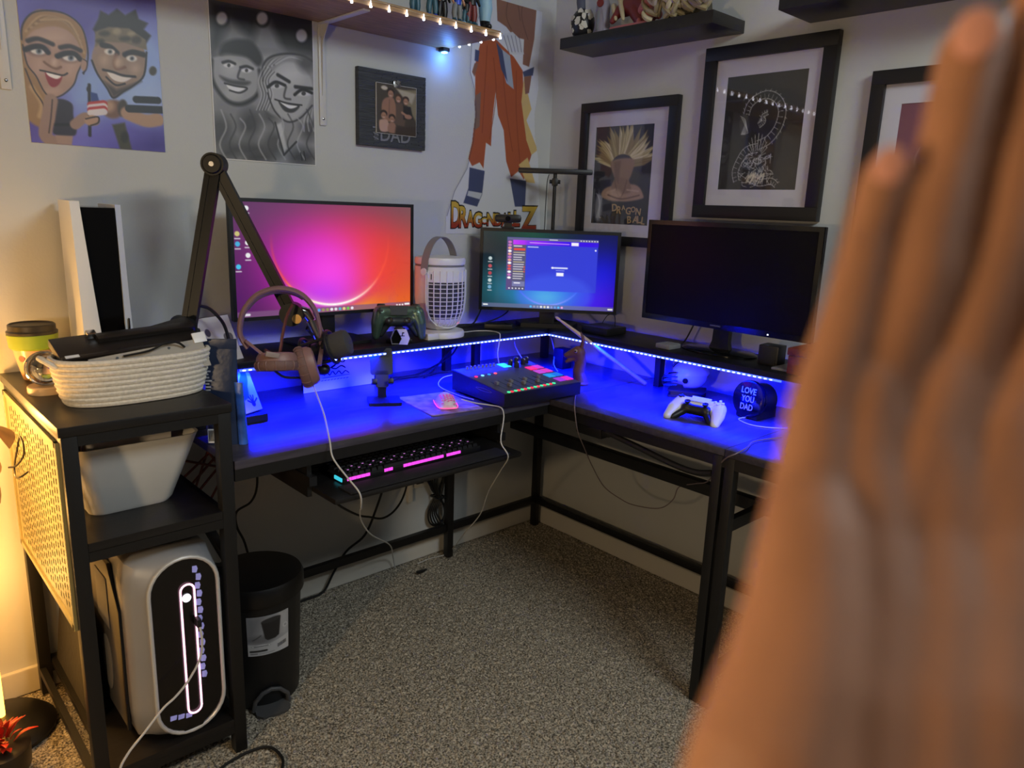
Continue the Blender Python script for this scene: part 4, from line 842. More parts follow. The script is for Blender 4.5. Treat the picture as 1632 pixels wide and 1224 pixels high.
part('cradle', MB().box((-.04, .006, 0), (.04, .05, .012), None, .004).box((-.012, .0, .01), (.012, .02, .05), None, .004), PLAS, t, True)

# small things on the right shelf
solo('card_reader', MB().box((-.232, -.800, H0), (-.170, -.745, H0+.016), None, .004).box((-.215, -.80, H0+.016), (-.185, -.77, H0+.018)), GREY, 'small pale grey box at the left of the blank monitor foot', 'box')
t = thing('cube_speaker', 'small black cube on the shelf right of the blank monitor foot', 'speaker', (-.155, -1.105, H0), math.radians(4))
part('cabinet', MB().box((-.028, -.03, 0), (.028, .03, .058), None, .003), PLAS, t, True); part('grille', MB().box((-.030, -.025, .006), (-.0275, .025, .053), None, .001), RUBB, t, True)
t = thing('wooden_box', 'red-brown wooden box at the right end of the raised shelf', 'box', (-.14, -1.28, H0))
RW = mat('red_wood', (110, 48, 34), .45, noise=(10, .3, (1, 8, 8)))
part('box_body', MB().box((-.236, -1.375, H0), (-.05, -1.195, H0+.05), None, .002), RW, t); part('lid', MB().box((-.239, -1.378, H0+.051), (-.047, -1.192, H0+.072), None, .003), RW, t)
solo('tablet_case', MB().box((-.225, -1.19, H0), (-.10, -1.143, H0+.007), None, .002), GREY, 'thin grey slab lying between the black cube and wooden box', 'tablet')
t = thing('network_box', 'low black network box behind the corner of the shelf strip', 'router', (-.16, -.46, H0))
part('case', MB().box((-.205, -.52, H0), (-.10, -.40, H0+.026), None, .004), PLAS, t); part('antenna', MB().wire([(-.12, -.42, H0+.02), (-.10, -.43, H0+.055), (-.11, -.47, H0+.06), (-.14, -.50, H0+.026)], .0016), RUBB, t)
t = thing('usb_hub', 'low black hub box left of the corner monitor stand', 'hub', (-.42, -.20, H0), -PI/4)
part('case', MB().box((-.05, -.02, 0), (.05, .02, .018), None, .003), PLAS, t, True); part('top_plate', MB().box((-.045, -.016, .018), (.045, .016, .0195)), GLOSS, t, True)

# ---------------------------------------------------------------- on the desktop
Z0 = .7405
# audio mixer
t = thing('audio_mixer', 'black podcast mixer with glowing pads and buttons in the desk corner', 'audio mixer', (-.7465, -.600, Z0), math.radians(-3))
Wm, Dm = .312, .265; z0, z1 = .045, .069
sl = math.atan2(z1-z0, Dm); TM = Matrix.Translation((0, 0, z0)) @ Matrix.Rotation(sl, 4, 'X')
part('case', MB().loft([[(x, 0, .006), (x, Dm, .006), (x, Dm, z1), (x, 0, z0)] for x in (0, Wm)]).box((.02, .02, 0), (.05, .05, .007)).box((Wm-.05, .02, 0), (Wm-.02, .05, .007)).box((.02, Dm-.05, 0), (.05, Dm-.02, .007)).box((Wm-.05, Dm-.05, 0), (Wm-.02, Dm-.02, .007)), PLAS, t, True, sm=False)
part('top_plate', MB().box((.002, .002, 0), (Wm-.002, Dm-.002, .0015), TM), mat('mixer_face', (72, 72, 84), .4), t, True, sm=False)
def at_(u, v): return u*Wm, v*Dm
def glow(n, c, e): return mat(n, c, .4, emit=e)
x, y = at_(.61, .905); part('display', MB().box((x-.016, y-.02, .0015), (x+.016, y+.02, .003), TM), glow('teal_glow', (60, 225, 215), .9), t, True)
for u, v in ((.678, .89), (.70, .79), (.80, .95), (.845, .87), (.925, .92)):
    x, y = at_(u, v); k_ = part('knob', MB().lathe([(.009, .0015), (.0085, .018), (.007, .021), (.001, .0215)], (x, y, 0), 14, TM), RUBB, t, True)
    part('pointer', MB().box((x-.001, y-.0085, .018), (x+.001, y-.002, .0222), TM), WHP, k_, True)
pads = [(.82, .674, (255, 40, 120)), (.925, .69, (205, 50, 190)), (.822, .518, (190, 70, 200)), (.928, .524, (215, 50, 185)), (.83, .344, (30, 150, 220)), (.935, .348, (20, 110, 225)), (.84, .173, (160, 50, 215)), (.944, .175, (225, 40, 190))]
for i, (u, v, c) in enumerate(pads):
    x, y = at_(u, v); part('pad', MB().box((x-.0145, y-.0165, .0015), (x+.0145, y+.0165, .004), TM, .0012), glow('pad_glow_%d' % i, c, .75), t, True)
for i, ((u, v), c) in enumerate(zip(((.074, .645), (.161, .655), (.247, .659), (.335, .67)), ((255, 40, 120), (130, 220, 235), (40, 140, 220), (255, 90, 110)))):
    x, y = at_(u, v); part('jack_light', MB().lathe([(.0055, .0015), (.0055, .0035), (.003, .0045)], (x, y, 0), 14, TM), glow('jack_glow_%d' % i, c, 1), t, True)
for k in range(8):
    x, y = at_(.15+k*.05, .95); part('volume_dial', MB().lathe([(.0045, .0015), (.004, .010), (.001, .0105)], (x, y, 0), 10, TM), GREY, t, True)
GB = glow('green_button', (70, 225, 150), .9); RB = glow('red_button', (255, 60, 75), .9)
for k in range(8):
    x, y = at_(.09+k*.0885, .03+k*.0075)
    part('cue_button', MB().lathe([(.0058, .0015), (.0058, .0035), (.003, .0045)], (x-.006, y, 0), 12, TM), GB, t, True)
    if k < 7: part('mute_button', MB().lathe([(.0058, .0015), (.0058, .0035), (.003, .0045)], (x+.006, y, 0), 12, TM), RB, t, True)
for k in range(7):
    x, y = at_(.11+k*.09, .16); part('fader_slot', MB().box((x-.001, y-.012, .0015), (x+.001, y+.07, .0019), TM), GLOSS, t, True)
    yy_ = y+(.012 if k % 2 else .04); fb = part('fader_cap', MB().box((x-.005, yy_-.007, .0019), (x+.005, yy_+.007, .012), TM, .002), GREY, t, True)
part('side_mark', MB().wire([(-.0004, .06, .038), (-.0008, .10, .043), (-.0004, .14, .038), (-.0004, .10, .034)], .0006, 5, 5, True), GREY, t, True)
# mouse pad and honeycomb mouse
PADM = mat('mouse_pad_print', (150, 128, 190), .7, noise=(28, .55))
t = solo('mouse_pad', MB().prism(rrect(-.085, -.112, .085, .112, .008), .003, Matrix.Translation((-.862, -.440, Z0)) @ Matrix.Rotation(math.radians(-8), 4, 'Z')), PADM, 'small patterned lilac mouse pad in front of the audio mixer', 'mouse pad')
t = thing('computer_mouse', 'white honeycomb mouse glowing pink on the lilac pad', 'mouse', (-.868, -.478, Z0+.0032), math.radians(62))
sh = fuse(MB().ball((0, 0, .012), 1, (.055, .030, .022)).ball((.01, 0, .016), 1, (.04, .026, .022)).box((-.05, -.027, 0), (.05, .027, .008), None, .004), .003, 4)
part('shell', sh, mat('mouse_white', (226, 214, 226), .4), t, True)
hm = MB()
for i in range(6):
    for j in range(5):
        px_, py_ = -.046+.0095*i+(.0048 if j % 2 else 0), -.019+.0092*j
        zz = .012+.0232*math.sqrt(max(.04, 1-((px_)/.058)**2-((py_)/.033)**2)); hm.lathe([(.0034, 0), (.0034, .0012)], (px_, py_, zz), 6)
part('honeycomb_holes', hm, glow('pink_hole', (215, 80, 150), .3), t, True, kind='stuff')
part('glow_line', MB().wire([(.045, -.0295, .006), (0, -.0315, .007), (-.045, -.026, .006), (-.056, 0, .006), (-.045, .026, .006), (0, .0315, .007), (.045, .0295, .006)], .0016), glow('pink_line', (255, 80, 150), 1.1), t, True)
part('wheel', MB().cyl((.035, -.003, .028), (.035, .003, .028), .009), RUBB, t, True)
# phone stand
t = thing('phone_stand', 'empty black phone stand near the middle of the left desk', 'phone stand', (-.985, -.322, Z0), math.radians(-28))
part('base', MB().prism(rrect(-.044, -.052, .052, .036, .006), .008), PLAS, t, True)
part('neck', MB().box((-.013, .018, .005), (.013, .030, .055), None, .003).cyl((-.016, .024, .052), (.016, .024, .052), .007), PLAS, t, True)
BT = Matrix.Translation((0, .022, .058)) @ Matrix.Rotation(math.radians(-20), 4, 'X')
part('back_plate', MB().prism(rrect(-.033, .018, .033, .098, .008), .006, BT @ frameM((0, 0, 0), (1, 0, 0), (0, 0, 1))).prism(rrect(-.019, -.02, .019, .03, .006), .006, BT @ frameM((0, 0, 0), (1, 0, 0), (0, 0, 1))), PLAS, t, True)
for s in (-1, 1): part('hook', MB().box((s*.024-.008, -.030, -.012), (s*.024+.008, 0, -.006), BT, .002).box((s*.024-.008, -.030, -.012), (s*.024+.008, -.025, .004), BT, .002), PLAS, t, True)
part('rubber_pad', MB().prism(rrect(-.027, .072, .027, .092, .004), .001, BT @ frameM((0, -.006, 0), (1, 0, 0), (0, 0, 1))), RUBB, t, True)
# white logo card at the back of the desk
t = thing('logo_card', 'white card with a black line logo at the back of the left desk', 'card', (-1.0, -.10, Z0))
part('card', MB().box((-1.13, -.108, Z0), (-.878, -.105, .872), None, .0008), mat('card_white', (225, 225, 228), .5), t)
lg = MB(); rg = random.Random(12)
def st(pts, r=.0012): lg.wire([(x_, -.1085, z_) for x_, z_ in pts], r, 5, 5)
st([(-1.045, .842), (-1.055, .855), (-1.035, .861), (-1.022, .852), (-1.022, .838), (-1.043, .835)], .002); st([(-1.03, .85), (-1.012, .838), (-1.02, .82), (-1.035, .812)], .003); st([(-1.005, .842), (-1.002, .828), (-.99, .826), (-.985, .84)], .002)
st([(-1.055, .805), (-1.04, .812), (-1.02, .806), (-1.0, .814), (-.985, .806)], .002); st([(-1.06, .788), (-1.05, .797), (-1.04, .788), (-1.03, .799), (-1.02, .788), (-1.008, .798), (-.998, .787), (-.985, .796), (-.972, .788)], .0018); st([(-1.065, .781), (-.97, .783)], .001)
for k in range(9): st([(-1.07+k*.011, .772), (-1.063+k*.011, .7735)], .0012)
part('logo', lg, PLAS, t)
# brown animal-head figurine with two upright ears
BRF = mat('brown_figurine', (98, 60, 48), .6, noise=(60, .25))
A = Matrix.Translation((-.312, -.500, Z0)) @ Matrix.Rotation(math.radians(133), 4, 'Z')     # local +x faces left in the photo
t = thing('animal_figurine', 'brown long-necked animal figurine with open mouth beside the audio mixer', 'figurine', (-.312, -.500, Z0), math.radians(133))
mb = MB().cap((-.004, 0, .010), .026, (.004, 0, .04), .021).cap((.004, 0, .04), .021, (-.002, 0, .085), .019).cap((-.002, 0, .085), .019, (.006, 0, .112), .022)
mb.cap((.010, 0, .112), .021, (.048, 0, .098), .0095).cap((.010, 0, .096), .012, (.046, 0, .076), .0065).lathe([(.030, 0), (.030, .006), (.02, .012)], (-.004, 0, 0), 18)
part('body', fuse(mb, .0028, 4), BRF, t, True)
for s in (-1, 1): part('ear', MB().ring([(-.002, s*.008, .125), (-.006, s*.011, .145), (-.004, s*.012, .162), (.004, s*.011, .178)], [.006, .0065, .005, .0015], 8), BRF, t, True)
for s in (-1, 1): e_ = part('eye', MB().ball((.017, s*.0185, .117), .0065), mat('eye_ring', (150, 120, 104), .4), t, True); part('pupil', MB().ball((.019, s*.0235, .117), .003), GLOSS, e_, True)
# drumstick leaning on the strip shelf
t = thing('drumstick', 'pale wooden drumstick leaning against the glowing shelf edge', 'drumstick', (-.14, -.655, Z0))
p0 = Vector((-.141, -.655, .748)); p1 = Vector((-.332, -.392, .960)); dd = (p1-p0)
STK = mat('pale_wood', (196, 170, 140), .45, noise=(20, .15))
part('shaft', MB().ring([p0, p0+dd*.01, p0+dd*.7, p0+dd*.9, p0+dd*.95], [.004, .0072, .0072, .005, .0034], 12), STK, t); part('tip', MB().ring([p0+dd*.945, p0+dd*.96, p0+dd*.985, p0+dd], [.003, .0055, .005, .002], 12), STK, t)
# mini football helmet on a stack base
t = thing('mini_football_helmet', 'miniature football helmet with face guard under the right shelf', 'helmet', (-.135, -.815, Z0), math.radians(118))
def helmet():
    prof_ = [(max(.001, math.sin(PI*i/14)), -math.cos(PI*i/14)) for i in range(15)]; vs = []; 
    mb = MB().lathe(prof_, (0, 0, 0), 28); keep = []
    for f in mb.f:
        c = sum((Vector(mb.v[i]) for i in f), Vector())/len(f)
        if c.z < -.80 or (c.x > .62 and c.z < .25 and abs(c.y) < .8) or (c.x > .2 and c.z < -.45): continue
        keep.append(f)
    mb.f = keep; mb.v = [(x*.060+(-.008 if z > 0 else 0), y*.046, z*.050+.070) for x, y, z in mb.v]; return mb
HW = mat('helmet_white', (205, 206, 214), .3)
sh_ = part('shell', helmet(), HW, t, True); md = sh_.modifiers.new('thickness', 'SOLIDIFY'); md.thickness = .004
part('stripe', MB().ring([(.058*math.cos(a), 0, .070+.0515*math.sin(a)) for a in [math.radians(d) for d in range(25, 190, 12)]], .004, 6), PLAS, t, True)
for s in (-1, 1): part('ear_hole', MB().cyl((.004, s*.0445, .058), (.004, s*.0475, .058), .009), GLOSS, t, True)
fg = MB()
for z_, r_ in ((.062, .078), (.048, .082), (.034, .078)): fg.wire([(.030, -.040, z_+.006), (r_-.012, -.030, z_), (r_, 0, z_-.002), (r_-.012, .030, z_), (.030, .040, z_+.006)], .0022)
for y_ in (-.014, .014): fg.wire([(.062, y_, .070), (.080, y_, .055), (.078, y_, .032)], .0022)
part('face_guard', fg, PLAS, t, True)
part('stand', MB().prism(rrect(-.058, -.045, .058, .045, .006), .006).prism(rrect(-.052, -.04, .052, .04, .006), .012, Matrix.Translation((0, 0, .006))).prism(rrect(-.058, -.045, .058, .045, .006), .005, Matrix.Translation((0, 0, .018))), PLAS, t, True)
# white controller lying on the right desk
nrm = Vector((-.25, -.08, 1)).normalized(); xx = Vector((.22, -.97, 0)); xx = (xx-nrm*xx.dot(nrm)).normalized(); yy = nrm.cross(xx)
controller('game_controller', 'white game controller with black trim lying on the right desk', 'game controller', WHP, PLAS, (-.345, -.995, Z0+.029), Matrix((xx, yy, nrm)).transposed())
# round ornament
ax = Vector((-.97, .12, .10)).normalized()
t = thing('round_ornament', 'black round-faced ornament lettered LOVE YOU DAD on the right desk', 'ornament', (-.18, -1.09, Z0))
C0 = Vector((-.215, -1.085, Z0+.057)); sx_ = Vector((0, 0, 1)).cross(ax).normalized()*1; uy = ax.cross(sx_)
part('face_disc', MB().ring([C0-ax*.004, C0+ax*.004, C0+ax*.010, C0+ax*.012], [.055, .056, .054, .048], 36), GLOSS, t)
part('body', MB().ring([C0-ax*.07, C0-ax*.065, C0-ax*.006], [.042, .047, .047], 28).box((-.045, -.036, -.052), (.045, .036, -.02), Matrix.Translation(C0-ax*.035) @ Matrix.Rotation(math.atan2(ax.y, ax.x)+PI, 4, 'Z')), PLAS, t)
WL = mat('engraved_letters', (190, 190, 205), .5)
for st_, dy in (('LOVE', .021), ('YOU', -.003), ('DAD', -.027)):
    tw = .050 if st_ == 'LOVE' else .043; part('lettering', text(st_, tw, .018, .0004, .01).xf(frameM(C0+ax*.0122-sx_*(tw/2)+uy*(dy-.005), sx_, uy)), WL, t, sm=False)
solo('white_cord', MB().wire([(-.21, -1.09, .7435), (-.26, -1.08, .7425), (-.285, -1.14, .7425), (-.25, -1.20, .7425), (-.19, -1.23, .7425), (-.10, -1.22, .7425)], .0018), WCBL, 'thin white cord curving in front of the round ornament', 'cord')

# ---------------------------------------------------------------- on top of the tower shelf
ZT = .8775
# games console standing upright
t = thing('game_console', 'tall white and black game console standing behind the rope basket', 'game console', (-1.693, -.155, ZT), math.radians(-6))
def slab(z): return float(np.interp(z, [0, .06, .16, .28, .36, .418], [.0, .0, .004, .010, .014, .016]))
zs = [0.012, .05, .10, .16, .22, .28, .34, .385, .405]
core = MB().loft([[(-.036+.03*(1-z/.4), -.118, z), (.040, -.118, z), (.040, .115, z), (-.036+.03*(1-z/.4), .115, z)] for z in zs])
part('core', core, mat('console_black', (10, 9, 9), .15), t, True)
lp = MB().loft([[(-.044-.004*(z/.4)**2, -.130+.014*(z/.4-.4)**2, z), (-.030+.030*(1-z/.42)**1.1, -.132+.014*(z/.4-.4)**2, z), (-.034+.030*(1-z/.42)**1.1, .12, z), (-.044, .125, z)] for z in [.012, .03, .08, .14, .20, .26, .32, .38, .412, .418]])
part('side_plate', lp, WHP, t, True)
rp = MB().loft([[(.042, -.126+.03*max(0, z/.42-.55), z), (.056+.010*math.exp(-(z/.13)**2), -.112+.03*max(0, z/.42-.55), z), (.054+.008*math.exp(-(z/.13)**2), .125, z), (.042, .12, z)] for z in [.012, .03, .08, .14, .20, .26, .32, .38, .412]])
part('side_plate', rp, WHP, t, True)
part('disc_slot', MB().box((.050, -.128, .045), (.052, -.110, .155)), GLOSS, t, True)
part('foot', MB().lathe([(.045, 0), (.045, .008), (.04, .0125)], (0, 0, 0), 24), PLAS, t, True)
# travel cup
CX, CY = -1.822, -.115
t = thing('travel_cup', 'tapered takeaway cup with black lid and green band at the far left', 'cup', (CX, CY, ZT))
part('cup_body', MB().lathe([(.027, 0), (.029, .004), (.044, .075), (.045, .078)], (0, 0, 0), 32), mat('cup_plastic', (214, 170, 128), .25), t, True)
part('green_band', MB().lathe([(.046, .074), (.050, .078), (.053, .108), (.0515, .110), (.045, .110)], (0, 0, 0), 32), mat('lime_green', (150, 170, 44), .45), t, True)
part('lid', MB().lathe([(.0525, .1095), (.053, .115), (.049, .118), (.049, .130), (.046, .1325), (.043, .129), (.002, .129)], (0, 0, 0), 32), mat('lid_dark', (52, 44, 32), .4), t, True)
for a, z_, r_, c_ in ((-118, .030, .010, (120, 90, 190)), (-140, .055, .008, (190, 110, 90)), (-105, .024, .004, (220, 200, 80))):
    rr_ = .029+.0155*(z_-.004)/.071; part('sticker', MB().lathe([(r_, 0), (r_*.9, .0012)], (0, 0, 0), 14, frameM((rr_*math.cos(math.radians(a)), rr_*math.sin(math.radians(a)), z_), (-math.sin(math.radians(a)), math.cos(math.radians(a)), 0), (0, 0, 1))), mat('sticker_%d' % -a, c_, .4), t, True)
# glass globe on a wooden base
t = thing('glass_globe', 'clear ribbed glass globe on a round pale wood base beside the basket', 'glass globe', (-1.834, -.275, ZT))
part('base', MB().lathe([(.037, 0), (.037, .015), (.035, .017), (.001, .017)], (0, 0, 0), 28), mat('pale_base', (216, 188, 150), .4, noise=(18, .12)), t, True)
GL = mat('clear_glass', (244, 246, 250), .04, trans=1)
gb = MB(); TG = Matrix.Translation((.0, -.002, .055)) @ Matrix.Rotation(math.radians(12), 4, 'Y') @ Matrix.Rotation(math.radians(80), 4, 'X')
pr = [(.037*math.sin(PI*i/24)*(1+.07*math.cos(PI*i/24*10)), -.036*math.cos(PI*i/24)) for i in range(1, 24)]
part('globe', gb.lathe(pr, (0, 0, 0), 28, TG).lathe([(r_*.88, z_*.88) for r_, z_ in reversed(pr)], (0, 0, 0), 28, TG), GL, t, True)
part('inner_ring', MB().ring([tuple(TG @ Vector((.026*math.cos(a), .026*math.sin(a), .004))) for a in [2*PI*k/20 for k in range(20)]], .0016, 6, True, True), mat('brass', (190, 150, 90), .3, .8), t, True)
# rope basket
def oval(a, b, z, n=44, e=2.6): return [(a*math.copysign(abs(math.cos(q))**(2/e), math.cos(q)), b*math.copysign(abs(math.sin(q))**(2/e), math.sin(q)), z) for q in [2*PI*k/n for k in range(n)]]
BK = thing('rope_basket', 'white coiled rope basket holding dark electronics on the shelf unit top', 'basket', (-1.688, -.408, ZT), math.radians(2))
ROPE = mat('white_rope', (218, 210, 196), .85, noise=(160, .12), bump=(420, .6))
nC = 9
for k in range(nC):
    f_ = k/(nC-1); part('rope_coil', MB().ring(oval(.138+.020*f_**.7, .070+.014*f_**.7, .0058+k*.0112+.006*f_*0), .0063, 7, True, True), ROPE, BK, True)
part('basket_floor', MB().prism([(x_, y_) for x_, y_, z_ in oval(.137, .069, 0)], .006), ROPE, BK, True)
for s in (-1,): part('handle', MB().wire([(s*.156, -.030, .085), (s*.172, -.024, .098), (s*.178, 0, .102), (s*.172, .024, .098), (s*.156, .030, .085)], .006, 7), ROPE, BK, True)
DEV = mat('device_black', (26, 22, 20), .38)
Mx = Matrix.Translation((-1.688, -.425, ZT+.094)) @ Matrix.Rotation(math.radians(2), 4, 'Z')
t = thing('disc_drive', 'long black slim electronics unit lying across the rope basket rim', 'electronics', (-1.688, -.40, ZT+.10))
XF[t.name] = Matrix.Translation((-1.688, -.40, ZT+.10))
A_ = Matrix.Translation((-1.69, -.395, ZT+.107)) @ Matrix.Rotation(math.radians(3), 4, 'Z') @ Matrix.Rotation(math.radians(-3), 4, 'Y') @ Matrix.Rotation(math.radians(24), 4, 'X')
part('chassis', MB().box((-.145, -.042, -.004), (.148, .052, .014), A_, .003), DEV, t)
part('rail', MB().box((-.145, -.042, .014), (.10, -.030, .021), A_, .002), DEV, t)
part('rail', MB().box((-.060, .010, .014), (.148, .030, .026), A_, .003), DEV, t)
part('connector', MB().box((-.075, .030, .014), (-.056, .048, .027), A_, .002), SHIN, t)
part('paper_tag', MB().box((-.138, -.038, .021), (-.112, -.030, .0222), A_), WHP, t); part('paper_tag', MB().box((.020, .032, .014), (.045, .040, .0152), A_), WHP, t)
B_ = Matrix.Translation((-1.672, -.447, ZT+.098)) @ Matrix.Rotation(math.radians(5), 4, 'Z') @ Matrix.Rotation(math.radians(-5), 4, 'Y') @ Matrix.Rotation(math.radians(62), 4, 'X')
t = thing('grey_panel', 'pale grey plastic panel tucked inside the front of the rope basket', 'panel', (-1.68, -.44, ZT+.02))
part('panel', MB().box((-.115, -.055, -.002), (.128, .012, .002), B_, .001), mat('beige_grey', (158, 152, 142), .5), t)
part('screw', MB().lathe([(.003, 0), (.003, .0015)], (-.06, .003, .002), 8, B_).lathe([(.003, 0), (.003, .0015)], (.05, .003, .002), 8, B_), PLAS, t); part('white_tab', MB().box((.108, .002, .001), (.138, .026, .005), B_, .001), WHP, t)
solo('black_lead', MB().wire([(-1.72, -.455, ZT+.100), (-1.67, -.462, ZT+.108), (-1.63, -.458, ZT+.122), (-1.605, -.452, ZT+.118), (-1.59, -.448, ZT+.106)], .0026), RUBB, 'short black lead looped over the grey panel in the basket', 'cable')
t = thing('slim_unit', 'second black slim unit sloping out of the basket toward the arm clamp', 'electronics', (-1.62, -.35, ZT+.10))
C_ = Matrix.Translation((-1.612, -.352, ZT+.135)) @ Matrix.Rotation(math.radians(4), 4, 'Z') @ Matrix.Rotation(math.radians(-12), 4, 'Y') @ Matrix.Rotation(math.radians(20), 4, 'X')
part('chassis', MB().box((-.11, -.022, -.018), (.075, .024, 0), C_, .003), DEV, t); part('edge_rail', MB().box((-.11, -.022, 0), (.04, -.014, .005), C_, .001), DEV, t); part('paper_tag', MB().box((.012, -.005, .0), (.036, .006, .0012), C_), WHP, t)

# pouch, and the painted board behind it, standing on the desk
DBL = mat('navy_foil', (30, 44, 74), .38, noise=(14, .25), bump=(35, .5))
t = thing('foil_pouch', 'dark navy foil pouch with a barcode beside the shelf unit', 'pouch', (-1.502, -.435, Z0), math.radians(-32))
def pouch(w_, d_, h_, mbx):
    rs = []
    for k in range(9):
        f_ = k/8; d = d_*(1-f_**1.6)+.0015; ww = w_*(1-.08*math.sin(PI*f_)); rs.append([(ww*math.copysign(abs(math.cos(q))**.55, math.cos(q))+mbx*f_, d*math.copysign(abs(math.sin(q))**.9, math.sin(q)), h_*f_) for q in [2*PI*j/20 for j in range(20)]])
    return MB().loft(rs)
part('pouch_body', pouch(.040, .024, .236, -.006), DBL, t, True); part('seal', MB().box((-.045, -.003, .228), (.034, .003, .252), None, .001), DBL, t, True)
part('label', MB().box((-.036, -.026, .006), (-.014, -.0245, .040)), WHP, t, True, sm=False)
bc = MB()
for k in range(8): bc.box((-.034+k*.0024, -.0268, .010), (-.0328+k*.0024, -.0258, .037))
part('barcode', bc, GLOSS, t, True, kind='stuff')
tl = MB(); rg = random.Random(8)
for k in range(14): z_ = .20-k*.0075; tl.box((-.037, -.0225+.0155*(.2-z_)*-.6, z_), (-.037+rg.uniform(.008, .016), -.0205+.0155*(.2-z_)*-.6, z_+.0032))
part('fine_print', tl, mat('print_pale', (150, 156, 170), .6), t, True, kind='stuff')
BLF = mat('blue_purple_foil', (52, 96, 190), .3, noise=(22, .5), bump=(30, .5))
t = thing('small_pouch', 'small bright blue foil pouch squeezed between navy pouch and painted board', 'pouch', (-1.473, -.468, Z0), math.radians(-38))
part('pouch_body', pouch(.011, .013, .150, -.006), BLF, t, True)
# painted board
t = thing('painted_board', 'white board with a blue painted heart and black handprint leaning on the desk', 'painting', (-1.40, -.30, Z0))
bo = Vector((-1.464, -.340, .7635)); ux = Vector((.92, .40, 0)).normalized(); uy = Vector((-.16, .37, .92)).normalized(); uy = (uy-ux*uy.dot(ux)).normalized(); BD = frameM(bo, ux, uy)
part('board', MB().box((0, 0, -.012), (.135, .272, 0), BD, .001), mat('board_edge', (52, 44, 38), .6), t)
cb = Cv(120, 200, (214, 210, 208))
cb.ell(40, 30, 8, 8, (74, 72, 78), 1.2)
for k, s_ in enumerate(((30, 62), (46, 60), (62, 60))): cb.line([(s_[0], s_[1]), (s_[0]-2, s_[1]+14)], (70, 66, 68), 9, 1.4)
cb.ell(90, 44, 7.5, 8, (96, 94, 98), 1.2); cb.ell(104, 44, 7.5, 8, (96, 94, 98), 1.2); cb.poly([(83, 47), (111, 47), (97, 64)], (96, 94, 98), 1.2)
cb.ell(74, 122, 34, 36, (58, 116, 178), 2.5); cb.poly([(50, 140), (100, 140), (92, 170), (62, 176)], (58, 116, 178), 3); cb.ell(68, 118, 9, 9, (220, 218, 216), 1.5); cb.ell(82, 118, 9, 9, (220, 218, 216), 1.5); cb.poly([(60, 122), (90, 122), (75, 138)], (220, 218, 216), 1.5)
cb.ell(80, 86, 6, 4, (80, 130, 180), 2)
cb.ell(98, 184, 6, 6, (26, 26, 40), 1.2)
for a in (-60, -30, -5, 20, 60): cb.line([(98+7*math.sin(math.radians(a)), 184-7*math.cos(math.radians(a))), (98+17*math.sin(math.radians(a)), 184-17*math.cos(math.radians(a)))], (26, 26, 40), 3.4, 1.2, 1, False)
cb.build('painting', PAPG, t, BD @ Vector((.002, .270, .0006)), ux, -uy, .131, .268)
part('foot', MB().box((-1.42, -.325, Z0), (-1.345, -.275, .7615), None, .002), PLAS, t)

# ---------------------------------------------------------------- microphone arm, microphone, headphones
ARM = mat('arm_black', (17, 16, 16), .45, spec=.3)
t = thing('boom_stand', 'black folding microphone boom arm rising behind the rope basket', 'microphone arm', (-1.522, -.285, Z0))
b0 = Vector((-1.524, -.285, .99)); el = Vector((-1.437, -.285, 1.392)); en = Vector((-1.292, -.375, 1.030))
part('clamp', MB().box((-1.545, -.305, Z0), (-1.500, -.262, .765), None, .003).cyl((-1.524, -.285, .76), (-1.524, -.285, .965), .014, None, 16), ARM, t)
part('pivot', MB().box((-1.548, -.31, .955), (-1.500, -.262, 1.0), None, .008).cyl((-1.535, -.316, 1.005), (-1.535, -.258, 1.005), .024, None, 20), ARM, t)
side = Vector((0, -1, 0))
def beam(nm, p, q, wd, off):
    d = (q-p).normalized(); s_ = d.cross(Vector((-.6, -.8, 0))).normalized(); n_ = s_.cross(d).normalized()
    m = MB()
    for k in (-1, 0, 1): m.bar(p+s_*k*wd*.31+n_*off, q+s_*k*wd*.31+n_*off, wd*(.34 if k else .30), .022 if k else .017, n_)
    return part(nm, m, ARM, t)
beam('lower_arm', b0, el, .036, 0); beam('upper_arm', el, en, .033, .0)
vd = Vector((-.6, -.8, 0))
part('elbow', MB().cyl(el-vd*.022, el+vd*.022, .027, None, 28).cyl(el+vd*.022, el+vd*.026, .023, .020, 28), ARM, t); part('elbow_bolt', MB().cyl(el+vd*.026, el+vd*.029, .006, None, 10), SHIN, t)
part('end_joint', MB().cyl(en-vd*.018, en+vd*.018, .030, None, 24), ARM, t)
k_ = part('end_knob', MB().cyl(en+Vector((.026, .01, -.010))+vd*.018, en+Vector((.026, .01, -.010))+vd*.045, .014, .012, 14), mat('brass', (190, 150, 90), .3, .8), t, label='brass clamp knob')
part('swivel', MB().ring([en+Vector((.014, 0, .012)), en+Vector((.034, -.010, .004)), en+Vector((.046, -.014, -.018))], [.012, .014, .011], 12).cyl(en+Vector((.048, -.015, -.018)), en+Vector((.066, -.028, -.072)), .017, .016, 18), SHIN, t)
solo('microphone_cable', MB().wire([(-1.50, -.29, 1.054), (-1.468, -.283, 1.043), (-1.439, -.28, 1.012), (-1.425, -.278, .979), (-1.418, -.275, .93), (-1.42, -.262, .84), (-1.44, -.25, .745)], .0042), RUBB, 'thick black cable curving from the arm base to the desk', 'cable')
